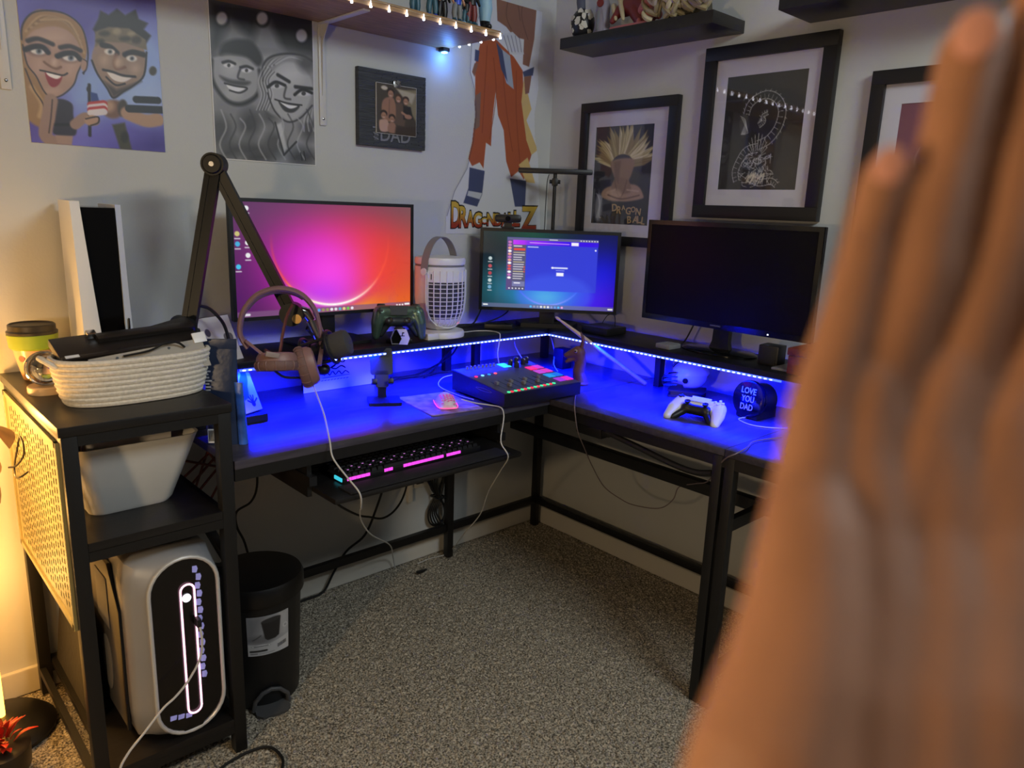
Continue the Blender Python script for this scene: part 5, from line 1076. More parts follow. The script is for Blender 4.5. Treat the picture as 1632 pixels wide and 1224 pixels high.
# microphone in its shock mount
ma = Vector((.60, -.62, .32)).normalized(); mc = Vector((-1.192, -.452, .955))
MIC = mat('mic_body', (32, 31, 32), .5); FOAM = mat('mic_foam', (66, 64, 62), .9, bump=(500, .5))
t = thing('microphone', 'black broadcast microphone with round foam front on the boom arm', 'microphone', tuple(mc-ma*.09))
part('body', MB().ring([mc-ma*.115, mc-ma*.110, mc-ma*.06, mc-ma*.058, mc-ma*.03], [.018, .023, .024, .027, .027], 24), MIC, t)
part('windscreen', MB().ring([mc-ma*.032, mc-ma*.03, mc+ma*.006, mc+ma*.016, mc+ma*.020], [.028, .034, .0355, .032, .022], 28), FOAM, t)
for q in (-.085, -.045): part('band', MB().ring([mc+ma*(q-.004), mc+ma*(q+.004)], [.0285, .0285], 24), PLAS, t)
pr_ = ma.cross(Vector((0, 0, 1))).normalized(); pu = pr_.cross(ma)
fl = MB()
for q in (-.10, -.03): fl.ring([mc+ma*q+.043*(math.cos(a)*pr_+math.sin(a)*pu) for a in [2*PI*k/24 for k in range(24)]], .005, 8, True, True)
for a in (45, 135, 225, 315): v_ = .043*(math.cos(math.radians(a))*pr_+math.sin(math.radians(a))*pu); fl.cyl(mc-ma*.10+v_, mc-ma*.03+v_, .004, None, 8)
part('shock_mount', fl, PLAS, t)
part('yoke', MB().ring([mc-ma*.065+pu*.043, mc-ma*.075+pu*.07-pr_*.01, en+Vector((.064, -.027, -.068))], [.009, .010, .012], 12).ball(mc-ma*.075-pu*.048, .020, (1, 1, .8)).cyl(mc-ma*.09-pr_*.045-pu*.02, mc-ma*.09-pr_*.060-pu*.02, .016, None, 18), PLAS, t)
part('plug', MB().cyl(mc-ma*.113, mc-ma*.155, .012, .010, 14), PLAS, t)
part('mount_screw', MB().cyl(mc-ma*.09-pr_*.0605-pu*.02, mc-ma*.09-pr_*.064-pu*.02, .006, None, 10), SHIN, t)
# headphones
HPM = mat('mauve_plastic', (132, 98, 94), .45); HPP = mat('mauve_pad', (108, 80, 76), .65, bump=(70, .4))
t = thing('headphones', 'dusty mauve over-ear headphones hanging on the microphone arm', 'headphones', (-1.34, -.43, .88))
hb = [(-1.440, -.435, .965), (-1.453, -.43, .995), (-1.451, -.427, 1.025), (-1.437, -.425, 1.058), (-1.400, -.42, 1.090), (-1.345, -.415, 1.101), (-1.288, -.41, 1.086), (-1.250, -.41, 1.047), (-1.234, -.412, .993), (-1.238, -.42, .950)]
q = smooth(hb, 5); bnd = MB(); rs = []
for i, p in enumerate(q):
    d = (q[min(i+1, len(q)-1)]-q[max(i-1, 0)]).normalized(); n_ = Vector((-.55, -.83, 0)); n_ = (n_-d*n_.dot(d)).normalized(); s_ = d.cross(n_)
    f_ = math.sin(PI*i/(len(q)-1)); wv, th = .013+.004*f_, .0045+.003*f_
    rs.append([tuple(p+n_*wv*math.cos(a)+s_*th*math.sin(a)) for a in [2*PI*k/12 for k in range(12)]])
part('headband', bnd.loft(rs), HPM, t)
part('headband_pad', MB().ring([p+Vector((0, 0, -.006)) for p in q[16:-14]], .0062, 8), HPP, t)
part('yoke_arm', MB().bar((-1.448, -.445, .985), (-1.385, -.455, .925), .010, .007), HPM, t); part('yoke_arm', MB().bar((-1.236, -.428, .955), (-1.262, -.455, .905), .010, .007), HPM, t)
def cup(c0, axd, a_, b_, L):
    axd = Vector(axd).normalized(); e1 = axd.orthogonal().normalized(); e1 = Vector((0, 0, 1))-axd*axd.z if abs(axd.z) < .8 else Vector((1, -.25, 0)); e1 = (e1-axd*e1.dot(axd)).normalized(); e2 = axd.cross(e1); c0 = Vector(c0)
    rg_ = lambda h, s: [tuple(c0+axd*h+e1*a_*s*math.cos(q_)+e2*b_*s*math.sin(q_)) for q_ in [2*PI*k/28 for k in range(28)]]
    part('ear_cup', MB().loft([rg_(h, s) for h, s in ((.012, .70), (.010, .86), (0, .98), (-.010, 1.0))]), HPM, t)
    part('cushion', MB().loft([rg_(h, s) for h, s in ((-.0105, 1.0), (-.016, 1.06), (-.026, 1.05), (-.033, .94), (-.033, .6), (-.024, .5))]), HPP, t)
    for k in range(14): 
        a = 2*PI*k/14; part('cushion_seam', MB().ring([c0+axd*h+e1*a_*s*math.cos(a)+e2*b_*s*math.sin(a) for h, s in ((-.011, 1.02), (-.016, 1.08), (-.026, 1.07), (-.033, .96))], .0011, 5), HPM, t)
    return c0, axd, e1
cup((-1.375, -.455, .938), (.10, .22, .97), .050, .040, 0)
cup((-1.292, -.472, .912), (.86, -.44, .25), .050, .036, 0)
part('switch_panel', MB().box((-.016, -.004, -.006), (.016, .004, .006), Matrix.Translation((-1.402, -.487, .953)) @ Matrix.Rotation(math.radians(-8), 4, 'Z') @ Matrix.Rotation(math.radians(14), 4, 'Y'), .001), mat('panel_grey', (150, 136, 132), .4), t)
part('boom', MB().wire([(-1.395, -.43, .955), (-1.36, -.43, .94), (-1.345, -.425, .985), (-1.330, -.42, 1.03), (-1.31, -.415, 1.06)], .004), mat('dark_red_plastic', (92, 42, 40), .45), t)
part('cord', MB().wire([(-1.40, -.46, .925), (-1.37, -.47, .893), (-1.33, -.475, .885), (-1.30, -.47, .880), (-1.28, -.46, .878)], .003), RUBB, t)

# ---------------------------------------------------------------- inside the tower shelf
t = thing('storage_bin', 'white plastic bin full of papers on the middle shelf', 'bin', (-1.712, -.36, .6305))
def rr3(x0, y0, x1, y1, r, z): return [(x, y, z) for x, y in rrect(x0, y0, x1, y1, r, 5)]
BIN = mat('bin_white', (206, 204, 200), .4)
ob = [rr3(-1.808, -.452, -1.640, -.20, .03, .6305), rr3(-1.812, -.458, -1.632, -.195, .034, .640), rr3(-1.834, -.488, -1.598, -.17, .034, .745), rr3(-1.843, -.502, -1.584, -.16, .034, .792), rr3(-1.845, -.504, -1.582, -.158, .034, .796),
      rr3(-1.839, -.498, -1.588, -.164, .03, .795), rr3(-1.812, -.458, -1.632, -.195, .03, .650), rr3(-1.806, -.45, -1.642, -.203, .028, .640)]
part('shell', MB().loft(ob), BIN, t)
pp = mat('paper', (206, 202, 200), .7); rg = random.Random(6)
for k in range(5):
    t = solo('paper_stack', MB().box((-.088, -.0035, -.08), (.085-.006*k, .0035, .078+.006*(k % 2)), Matrix.Translation((-1.716+.004*k, -.432+.042*k, .745+.004*(k % 3))) @ Matrix.Rotation(math.radians(11-2*k), 4, 'X') @ Matrix.Rotation(math.radians(rg.uniform(-3, 1)), 4, 'Y')), pp if k != 3 else mat('dark_folder', (48, 44, 44), .5),
             ['white papers at the very front of the bin', 'second sheaf of white papers in the bin', 'third sheaf of papers at the middle of the bin', 'dark folder between the papers in the bin', 'rearmost white papers standing in the bin'][k], 'papers' if k != 3 else 'folder', 'papers in the white bin', sm=False)
# desktop computer tower
t = thing('desktop_computer', 'silver rounded gaming computer with a pink light loop on the bottom shelf', 'computer', (-1.70, -.30, .0965))
def stad(cx, hw, z0, z1, y, n=14):
    r = hw; P_ = []
    for k in range(n+1): a = PI*k/n; P_.append((cx+hw*math.cos(a), y, z1-r+r*math.sin(a)))
    for k in range(n+1): a = PI+PI*k/n; P_.append((cx+hw*math.cos(a), y, z0+r+r*math.sin(a)))
    return P_
def sq(cx, hw, z0, z1, y, e, n=14):
    zc, hh = (z0+z1)/2, (z1-z0)/2; P_ = []
    for (x, yy2, z) in stad(cx, hw, z0, z1, y, n):
        u, v = (x-cx)/hw, (z-zc)/hh; m_ = max(abs(u), abs(v)); f = 1+(1/m_-1)*e; P_.append((cx+hw*u*f, y, zc+hh*v*f))
    return P_
SIL = mat('silver_shell', (176, 176, 180), .38, .35)
PCX = -1.668; F_Y = -.575
part('shell', MB().loft([stad(PCX, .070, .110, .536, F_Y+.006), stad(PCX, .078, .102, .544, F_Y+.002), stad(PCX, .081, .0985, .548, F_Y+.010), sq(PCX-.010, .092, .0975, .551, -.548, .3), sq(PCX-.016, .100, .097, .552, -.52, .6), sq(PCX-.016, .100, .097, .552, -.12, .6)]), SIL, t)
part('front_recess', MB().loft([stad(PCX, .070, .110, .536, F_Y+.0055), stad(PCX, .0695, .1105, .5355, F_Y+.003)]), mat('recess_black', (12, 11, 12), .2), t)
part('front_ring', MB().ring([(x, F_Y+.001, z) for x, y, z in stad(PCX, .0745, .106, .540, 0)], .0045, 8, True, True), mat('ring_silver', (200, 198, 196), .35, .2), t)
part('light_loop', MB().ring([(x, F_Y-.001, z) for x, y, z in stad(PCX+.006, .0150, .150, .475, 0, 8)], .0022, 8, True, True), mat('pink_loop', (255, 190, 215), .4, emit=2.2), t)
part('power_button', MB().lathe([(.0095, 0), (.0095, .003), (.007, .004)], (0, 0, 0), 18, frameM((PCX+.004, F_Y+.002, .442), (1, 0, 0), (0, 0, 1))), mat('lit_button', (225, 230, 240), .4, emit=1.4), t)
HXL = mat('hex_vent_light', (150, 150, 215), .5, emit=.28)
for k in range(15):
    z_ = .505-k*.0205; x_ = PCX+.029+(.003 if k % 2 else 0)-.006*max(0, (1-k)/1.5)
    part('vent_cell', MB().prism([(-.005, -.006), (.004, -.009), (.007, 0), (.005, .007), (-.004, .008)], .002, frameM((x_, F_Y+.003, z_), (1, 0, 0), (0, 0, 1))), HXL if k < 14 else PLAS, t)
for k in range(3): part('vent_cell', MB().prism([(-.007, -.005), (.006, -.006), (.008, .004), (-.006, .006)], .002, frameM((PCX-.042+k*.017, F_Y+.003, .156-k*.004), (1, 0, 0), (0, 0, 1))), HXL, t)
part('foot_lip', MB().loft([[(PCX-.046, F_Y+.003, .150), (PCX+.05, F_Y+.003, .150), (PCX+.02, F_Y-.002, .113), (PCX-.02, F_Y-.002, .113)], [(PCX-.046, F_Y+.005, .150), (PCX+.05, F_Y+.005, .150), (PCX+.02, F_Y+.005, .112), (PCX-.02, F_Y+.005, .112)]]), GLOSS, t)
part('usb_plug', MB().box((PCX+.016, F_Y-.022, .372), (PCX+.026, F_Y+.002, .392), None, .002), PLAS, t)
sp = [(-.512, .128), (-.512, .425), (-.455, .515), (-.15, .515), (-.15, .128)]
PXL = PCX-.1165
part('side_panel', MB().prism([(y, z) for y, z in sp], .004, frameM((PXL+.001, 0, 0), (0, 1, 0), (0, 0, 1)) @ Matrix.Scale(-1, 4, (0, 0, 1))), mat('panel_dark', (74, 72, 72), .5), t)
part('panel_gap', MB().ring([(PXL-.002, y, z) for y, z in sp[:4]], .0045, 6), PLAS, t)
part('side_vent', MB().lathe([(.052, 0), (.052, .002)], (0, 0, 0), 28, frameM((PXL-.0035, -.385, .24), (0, -1, 0), (0, 0, 1)), .72, 1.35), mat('vent_grey', (112, 110, 110), .7, bump=(900, .6)), t)
part('side_vent', MB().box((PXL-.0055, -.43, .345), (PXL-.0035, -.34, .47), None, .001), mat('vent_grey', (112, 110, 110), .7, bump=(900, .6)), t)
part('underside_foot', MB().box((PCX-.06, -.50, .0962), (PCX+.06, -.14, .0985)), PLAS, t)
solo('usb_charging_cable', MB().wire([(PCX+.021, F_Y-.022, .374), (PCX+.021, F_Y-.030, .34), (PCX+.012, -.607, .30), (-1.685, -.612, .262), (-1.715, -.616, .238), (-1.745, -.622, .225), (-1.79, -.636, .195), (-1.828, -.65, .172), (-1.85, -.66, .14), (-1.855, -.67, .06), (-1.86, -.70, .006), (-1.87, -.78, .005)], .0026), WCBL, 'white charging cable trailing from the computer front to the floor', 'cable')
# a soft bag and flat board behind the computer
t = solo('laptop_sleeve', MB().loft([[(-1.836, y, .097), (-1.822, y, .097), (-1.812+.018*k/5, y+.004, .36), (-1.822+.018*k/5, y+.004, .365)] for k, y in enumerate((-.40, -.34, -.26, -.18, -.10, -.05))]), mat('bag_black', (34, 31, 28), .7, bump=(60, .4)), 'black soft sleeve leaning inside the bottom shelf left of the computer', 'bag')
# dark red rods crossing behind the shelf unit
t = thing('wire_rack', 'dark red crossing wire rods against the wall behind the shelf unit', 'rack', (-1.42, -.045, .44))
RD = mat('dark_red_rod', (74, 30, 30), .45)
for a_, b_ in (((-1.50, .510), (-1.36, .615)), ((-1.49, .47), (-1.35, .60)), ((-1.47, .445), (-1.37, .54)), ((-1.49, .585), (-1.36, .530)), ((-1.415, .61), (-1.35, .50)), ((-1.42, .42), (-1.335, .55)), ((-1.46, .455), (-1.40, .60)), ((-1.35, .40), (-1.35, .62))):
    part('rod', MB().cyl((a_[0], -.045, a_[1]), (b_[0], -.038, b_[1]), .0038, None, 8), RD, t)

# ---------------------------------------------------------------- trash can
TX, TY = -1.418, -.375
t = thing('pedal_trash_can', 'black round pedal trash can with a product label beside the shelf unit', 'trash can', (TX, TY, 0))
part('body', MB().lathe([(.100, 0), (.102, .01), (.114, .318)], (0, 0, 0), 40), PLAS, t, True)
part('lid', MB().lathe([(.1145, .300), (.122, .303), (.1225, .338), (.117, .350), (.08, .354), (.002, .355)], (0, 0, 0), 44), mat('lid_black', (15, 14, 14), .35), t, True)
lab = MB(); a0, a1 = math.radians(-128), math.radians(-72)
def lr(z): return .1022+.012*z/.318+.0012
lab.loft([[(lr(z)*math.cos(a0+(a1-a0)*k/12), lr(z)*math.sin(a0+(a1-a0)*k/12), z) for k in range(13)]+[((lr(z)-.001)*math.cos(a0+(a1-a0)*k/12), (lr(z)-.001)*math.sin(a0+(a1-a0)*k/12), z) for k in range(12, -1, -1)] for z in (.163, .275)])
lb = part('label', lab, mat('label_grey', (150, 150, 152), .5), t, True)
cl = Cv(66, 76, (150, 150, 154))
cl.poly([(0, 0), (26, 0), (10, 40), (0, 46)], (120, 120, 124), 14, .8); cl.poly([(46, 0), (66, 0), (66, 50), (52, 40)], (172, 172, 176), 12, .8); cl.ell(20, 44, 20, 8, (104, 104, 108), 8, .8)
cl.poly([(21, 11), (51, 7), (48, 42), (42, 46), (30, 47), (26, 43)], (38, 37, 38), 1.4); cl.ell(36, 9, 15, 4.4, (52, 51, 52), 1.4, 1, -.13); cl.line([(20, 36), (12, 42), (8, 44)], (60, 60, 62), 1.6, 1.4)
cl.poly([(0, 52), (30, 55), (66, 46), (66, 76), (0, 76)], (186, 186, 188), 1.4); cl.ell(20, 57, 15, 4, (224, 224, 226), 1.2); cl.ell(20, 57, 15, 4, (90, 90, 94), 1.2, .5); cl.ell(20, 57, 13.4, 2.8, (214, 214, 216), 1.2); cl.line([(10, 57), (30, 57)], (96, 96, 100), 2.4, 1.2, .8, False)
cl.line([(4, 66), (28, 66)], (26, 26, 28), 3.4, 1.2, 1, False); cl.line([(4, 71), (14, 71)], (60, 60, 64), 1.4, 1, .9, False); cl.line([(17, 71.5), (40, 71)], (130, 130, 134), 1.2, 1, .9, False)
for k in range(9): cl.line([(46+k*1.7, 60-k*.4), (46+k*1.7, 66-k*.4)], (40, 40, 42), .9 if k % 3 else 1.4, .8, 1, False)
cl.ell(59, 28, 4.4, 4.4, (200, 200, 204), 1.2, .8); cl.ell(59, 28, 2.6, 2.6, (140, 140, 144), 1.2, .8)
lp_ = cl.build('printed_label', PAPG, lb, XF[t.name] @ Vector((0, 0, .275)), (1, 0, 0), (0, 0, -1), 1, .112)
for v in lp_.data.vertices:
    a = a0+(a1-a0)*v.co.x; r_ = lr(v.co.z)+.0005; v.co = (r_*math.cos(a), r_*math.sin(a), v.co.z)
pa = math.radians(-100)
M_ = Matrix.Rotation(pa+PI/2, 4, 'Z')
part('pedal_surround', MB().ring([(-.046, -.106, .004), (-.042, -.1085, .032), (-.022, -.1095, .052), (0, -.110, .058), (.022, -.1095, .052), (.042, -.1085, .032), (.046, -.106, .004)], .006, 8).xf(M_), mat('pedal_grey', (70, 70, 72), .5), t, True)
part('pedal', MB().prism([(-.044, -.095), (-.044, -.128), (-.03, -.142), (.03, -.142), (.044, -.128), (.044, -.095)], .012, Matrix.Translation((0, 0, .012)) @ Matrix.Rotation(math.radians(8), 4, 'X')).xf(M_), mat('pedal_grey', (70, 70, 72), .5), t, True)

# ---------------------------------------------------------------- keyboard on the tray
t = thing('keyboard', 'black keyboard with pink backlight on the pull-out tray', 'keyboard', (-1.055, -.535, .6285), math.radians(.5))
part('case', MB().box((-.225, -.062, 0), (.225, .066, .016), None, .003), PLAS, t, True)
KEYM = mat('key_black', (16, 16, 20), .45); UGL = mat('pink_backlight', (225, 70, 215), .4, emit=1.1); TGL = mat('teal_backlight', (60, 200, 225), .4, emit=.9)
kb0 = None; rg = random.Random(14)
for r in range(6):
    x = -.217; y = -.052+r*.0195
    while x < .205:
        wk = .0165 if not (r == 0 and -.12 < x < -.02) else .095
        if abs(x-.118) < .004 and r != 0: x += .006
        mbk = MB().loft([[(sx*wk/2, sy*.0082, .016) for sx, sy in ((-1, -1), (1, -1), (1, 1), (-1, 1))], [(sx*(wk/2-.002), sy*.0062, .0245) for sx, sy in ((-1, -1), (1, -1), (1, 1), (-1, 1))]])
        if wk < .02:
            if kb0 is None: o = mk('key', mbk, KEYM); kb0 = o.data
            else: o = bpy.data.objects.new('key', kb0); COL.objects.link(o)
        else: o = mk('key', mbk, KEYM)
        o.location = (x+wk/2, y, 0); o.parent = t; XF[o.name] = XF[t.name]; x += wk+.0022
gl = MB(); tg = MB(); lgd = MB()
for x0_, x1_ in ((-.215, -.150), (-.105, -.088), (-.045, .085), (.10, .118), (.124, .145)):
    x = x0_
    while x < x1_: gl.box((x, -.0635, .008), (x+.012, -.060, .0155)); x += .0135
tg.box((.05, .010, .0166), (.112, .014, .0185)).box((.05, .029, .0166), (.112, .033, .0185)).box((-.2275, -.055, .005), (-.2245, -.02, .014)).box((.085, -.008, .0166), (.115, -.005, .0185))
for i in range(26): lgd.box((-.214+i*.0165, -.034, .0246), (-.209+i*.0165, -.0305, .0249)) if i % 2 else lgd.box((-.208+i*.0165, -.014, .0246), (-.203+i*.0165, -.0105, .0249))
part('edge_glow', gl, UGL, t, True, kind='stuff'); part('teal_glow', tg, TGL, t, True); part('key_legends', lgd, mat('legend_glow', (220, 140, 230), .4, emit=.7), t, True, kind='stuff')
solo('wrist_mat', MB().box((-1.30, -.668, .6285), (-.78, -.606, .6315), None, .001), mat('mat_black', (18, 18, 22), .8), 'thin black mat along the front of the keyboard tray', 'mat')
# outlet, coiled power cord on the wall
t = thing('wall_outlet', 'white wall outlet below the desk with a black plug', 'outlet', (-.60, -.005, .30))
part('plate', MB().box((-.655, -.006, .285), (-.545, 0, .375), None, .002), TRIM, t); part('socket', MB().box((-.645, -.008, .30), (-.615, -.0055, .355), None, .002), WHP, t)
t = thing('cable_bundle', 'bundled black power cord hanging on the wall beside the desk leg', 'cable', (-.55, -.03, .12))
cm = MB()
for k in range(5):
    o = .007*k; cm.wire([(-.553, -.02-o, .245), (-.585+o*.6, -.02-o, .30), (-.59+o*.8, -.022-o, .345), (-.555, -.022-o, .375-o*.6), (-.515-o*.8, -.022-o, .345), (-.52-o*.6, -.02-o, .30), (-.552, -.02-o, .242), (-.585+o*.5, -.02-o, .19), (-.582+o, -.022-o, .14+o*.4), (-.548, -.022-o, .118+o*.6), (-.512-o*.7, -.022-o, .145), (-.515-o*.5, -.02-o, .195)], .0036, 6, 5, True)
part('coil', cm, RUBB, t); part('plug', MB().box((-.658, -.045, .315), (-.625, -.008, .342), None, .005).wire([(-.627, -.03, .328), (-.60, -.032, .315), (-.575, -.03, .27), (-.553, -.03, .245)], .0045), RUBB, t); part('tie', MB().ring([(-.57, -.012, .243), (-.536, -.012, .243), (-.536, -.06, .243), (-.57, -.06, .243)], .004, 6, True, True), PLAS, t)
solo('usb_adapter', MB().box((-.705, -.122, .003), (-.672, -.108, .011), Matrix.Identity(4), .002).box((-.672, -.119, .005), (-.662, -.111, .009)), PLAS, 'tiny black adapter lying alone on the carpet', 'adapter')

# ---------------------------------------------------------------- loose cables
def cable(name, pts, r, m, label): return solo(name, MB().wire(pts, r, 7, 6), m, label, 'cable')
cable('headphone_cable', [(-1.285, -.452, .872), (-1.292, -.500, .835), (-1.302, -.550, .800), (-1.312, -.592, .748), (-1.315, -.612, .71), (-1.302, -.65, .672), (-1.288, -.688, .636), (-1.275, -.672, .59), (-1.234, -.6, .551), (-1.17, -.5, .469), (-1.076, -.4, .365), (-.88, -.2, .201), (-.774, -.06, .076), (-.744, -.03, .004)], .0021, WCBL, 'long pale cable hanging from the headphones over the desk to the floor')
cable('mouse_cable', [(-.828, -.500, .762), (-.797, -.527, .752), (-.760, -.556, .7455), (-.750, -.590, .744), (-.752, -.605, .727), (-.767, -.62, .706), (-.805, -.655, .665), (-.80, -.682, .628), (-.772, -.62, .560), (-.711, -.5, .441), (-.655, -.4, .319), (-.638, -.3, .21), (-.52, -.10, .05), (-.53, -.06, .006), (-.60, -.05, .005), (-.66, -.055, .005)], .0019, WCBL, 'pale cable from the white mouse drooping over the tray edge')
cable('hanging_cable', [(-.36, -.548, .745), (-.46, -.62, .7435), (-.54, -.690, .7435), (-.552, -.705, .72), (-.530, -.70, .66), (-.48, -.69, .59), (-.4, -.66, .504), (-.33, -.655, .42), (-.3, -.70, .385), (-.3, -.76, .381), (-.3, -.859, .402), (-.3, -.908, .446), (-.31, -.933, .499), (-.33, -1.00, .535), (-.40, -1.08, .58), (-.47, -1.14, .635), (-.55, -1.215, .715), (-.556, -1.25, .742), (-.50, -1.245, .7445), (-.437, -1.227, .744), (-.376, -1.238, .744), (-.336, -1.253, .744)], .0018, mat('grey_cable', (118, 104, 106), .5), 'thin cable sagging below the right desk edge')
cable('black_cable', [(-1.30, -.46, .600), (-1.26, -.45, .566), (-1.182, -.4, .485), (-1.08, -.33, .405), (-1.02, -.3, .372), (-.972, -.3, .355), (-.92, -.29, .365), (-.864, -.26, .395), (-.838, -.25, .47), (-.835, -.25, .61)], .0034, RUBB, 'black cable looping below the keyboard tray')
cable('black_cable', [(-.80, -.10, .60), (-.815, -.1, .46), (-.831, -.1, .39), (-.861, -.09, .291), (-.905, -.085, .202), (-.955, -.045, .14), (-1.0, -.035, .07), (-1.04, -.035, .012), (-1.10, -.035, .006), (-1.25, -.04, .006)], .0042, RUBB, 'black cable dropping diagonally to the baseboard below the desk')
cable('black_cable', [(-1.29, -.1, .69), (-1.285, -.1, .56), (-1.278, -.08, .465), (-1.299, -.08, .42), (-1.344, -.08, .399), (-1.345, -.08, .35), (-1.324, -.08, .293), (-1.31, -.08, .2), (-1.31, -.08, .005)], .0036, RUBB, 'black cable curving down behind the shelf unit and trash can')
cable('black_cable', [(-1.70, -.68, .006), (-1.652, -.638, .005), (-1.622, -.614, .005), (-1.574, -.605, .005), (-1.535, -.608, .005), (-1.512, -.62, .005), (-1.502, -.647, .005), (-1.507, -.69, .005), (-1.55, -.74, .005), (-1.60, -.72, .005), (-1.64, -.68, .005)], .0036, RUBB, 'black cable loop on the carpet by the shelf unit foot')
cable('cooler_cable', [(-.615, -.22, .905), (-.586, -.22, .903), (-.535, -.214, .9015), (-.495, -.238, .9015), (-.492, -.280, .9012), (-.496, -.294, .892), (-.503, -.297, .86), (-.505, -.295, .83), (-.49, -.29, .78), (-.47, -.27, .744)], .0019, WCBL, 'thin white cable from the white fan over the shelf edge')
cable('black_cable', [(-.56, -.10, .9015), (-.48, -.115, .904), (-.42, -.085, .93), (-.37, -.06, .98), (-.34, -.06, 1.02)], .0032, RUBB, 'black cable rising behind the small corner monitor')
cable('black_cable', [(-.62, -.08, .9015), (-.50, -.075, .9015), (-.40, -.10, .905), (-.31, -.12, .94), (-.27, -.11, 1.0)], .0026, RUBB, 'thinner black cable running into the small corner monitor')
cable('black_cable', [(-.14, -.72, .9015), (-.10, -.755, .902), (-.09, -.78, .95), (-.085, -.80, 1.01)], .0026, RUBB, 'black cable rising behind the blank monitor')
for k, (pts, lb_) in enumerate([([(-.80, -.085, .744), (-.70, -.09, .744), (-.62, -.08, .760), (-.55, -.10, .80), (-.50, -.09, .86)], 'dark cable rising along the back wall under the shelf'), ([(-.86, -.13, .744), (-.76, -.11, .745), (-.67, -.125, .747), (-.60, -.105, .744), (-.50, -.14, .744)], 'dark cable tangle lying along the back of the left desk'), ([(-.70, -.14, .745), (-.63, -.10, .752), (-.585, -.095, .79), (-.53, -.10, .84)], 'second dark cable rising behind the audio mixer')]): cable('black_cable', pts, .003, RUBB, lb_)
for k, (pts, lb_) in enumerate([([(-.28, -.14, .88), (-.29, -.15, .82), (-.27, -.17, .77), (-.30, -.25, .745)], 'pale cable hanging left of the corner under the shelf'), ([(-.16, -.20, .87), (-.17, -.24, .80), (-.21, -.28, .76), (-.24, -.33, .745)], 'pale cable hanging right of the corner under the shelf'), ([(-.68, -.29, .78), (-.72, -.27, .77), (-.75, -.29, .75), (-.76, -.40, .744), (-.755, -.47, .744)], 'pale cable looping over the left corner of the mixer'), ([(-.42, -.30, .79), (-.37, -.27, .775), (-.33, -.29, .77), (-.33, -.36, .755), (-.34, -.43, .744)], 'pale cable plugged in behind the mixer pads')]): cable('pale_cable', pts, .0016, WCBL, lb_)
solo('adapter_block', MB().box((-.185, -.30, Z0), (-.135, -.25, .815), None, .004), PLAS, 'black power adapter block standing in the corner under the shelf', 'adapter')

# ---------------------------------------------------------------- figurines
def figure(label, x, y, z, h, legs, boots, body, grp, rz=0, arms=None):
    t = thing('toy_figurine', label, 'figurine', (x, y, z), rz, grp); s = h/.20
    for k in (-1, 1):
        part('leg', MB().ring([(k*.020*s, 0, .022*s), (k*.021*s, 0, .05*s), (k*.017*s, 0, .085*s), (k*.012*s, 0, .105*s)], [.013*s, .017*s, .017*s, .015*s], 12), legs, t, True)
        part('boot', fuse(MB().cap((k*.021*s, .002*s, .018*s), .012*s, (k*.020*s, 0, .034*s), .011*s).cap((k*.021*s, -.018*s, .009*s), .0085*s, (k*.021*s, .004*s, .010*s), .010*s), .0035*s, 2), boots, t, True)
        part('arm', MB().ring([(k*.030*s, 0, .148*s), (k*.042*s, -.004*s, .12*s), (k*.040*s, -.018*s, .098*s)], [.009*s, .008*s, .006*s], 10), arms or body, t, True)
    part('torso', MB().ring([(0, 0, .095*s), (0, 0, .11*s), (0, 0, .145*s), (0, 0, .158*s)], [.022*s, .023*s, .029*s, .016*s], 16), body, t, True)
    part('head', MB().ball((0, 0, .178*s), .018*s, (1, 1, 1.1)), arms or body, t, True); return t
TEAL = mat('toy_teal', (52, 92, 110), .4); ORG = mat('toy_orange', (186, 104, 52), .45); BLU = mat('toy_blue', (40, 78, 200), .35); LBL = mat('toy_pale_blue', (150, 190, 214), .5); BKK = mat('toy_black', (22, 22, 26), .4); SKN = mat('toy_skin', (186, 140, 112), .5); GYT = mat('toy_grey', (120, 124, 128), .5); RDT = mat('toy_dark_red', (112, 40, 40), .45); PNK = mat('toy_pink', (176, 104, 108), .55); CRMT = mat('toy_cream', (186, 176, 142), .5)
FZ = 1.8485; G1 = 'figurines on the wooden shelf'
for a_ in (('toy figurine with black boots and teal legs, leftmost on the wooden shelf', -.815, -.235, FZ, .105, TEAL, BKK, BKK, G1, .2), ('toy figurine with orange torso and teal legs, second on the wooden shelf', -.765, -.25, FZ, .10, TEAL, BLU, ORG, G1, -.2, SKN),
           ('toy figurine in black with grey boots, third on the wooden shelf', -.722, -.24, FZ, .11, BKK, GYT, BKK, G1, .1), ('toy figurine with bright blue body and grey legs, middle of wooden shelf', -.682, -.262, FZ, .10, GYT, TEAL, BLU, G1, 0, SKN),
           ('small teal toy figurine right of the bright blue one', -.650, -.265, FZ, .075, TEAL, LBL, BKK, G1, 0), ('slim toy figurine with dark red legs beside the tall pale-legged one', -.628, -.262, FZ, .12, RDT, TEAL, BKK, G1, .1)): figure(*a_)
for a_ in [('tall toy figurine in pale blue trousers and black boots at the shelf end', -.578, -.232, FZ, .26, LBL, BKK, GYT, G1, -.2, SKN)]: figure(*a_)
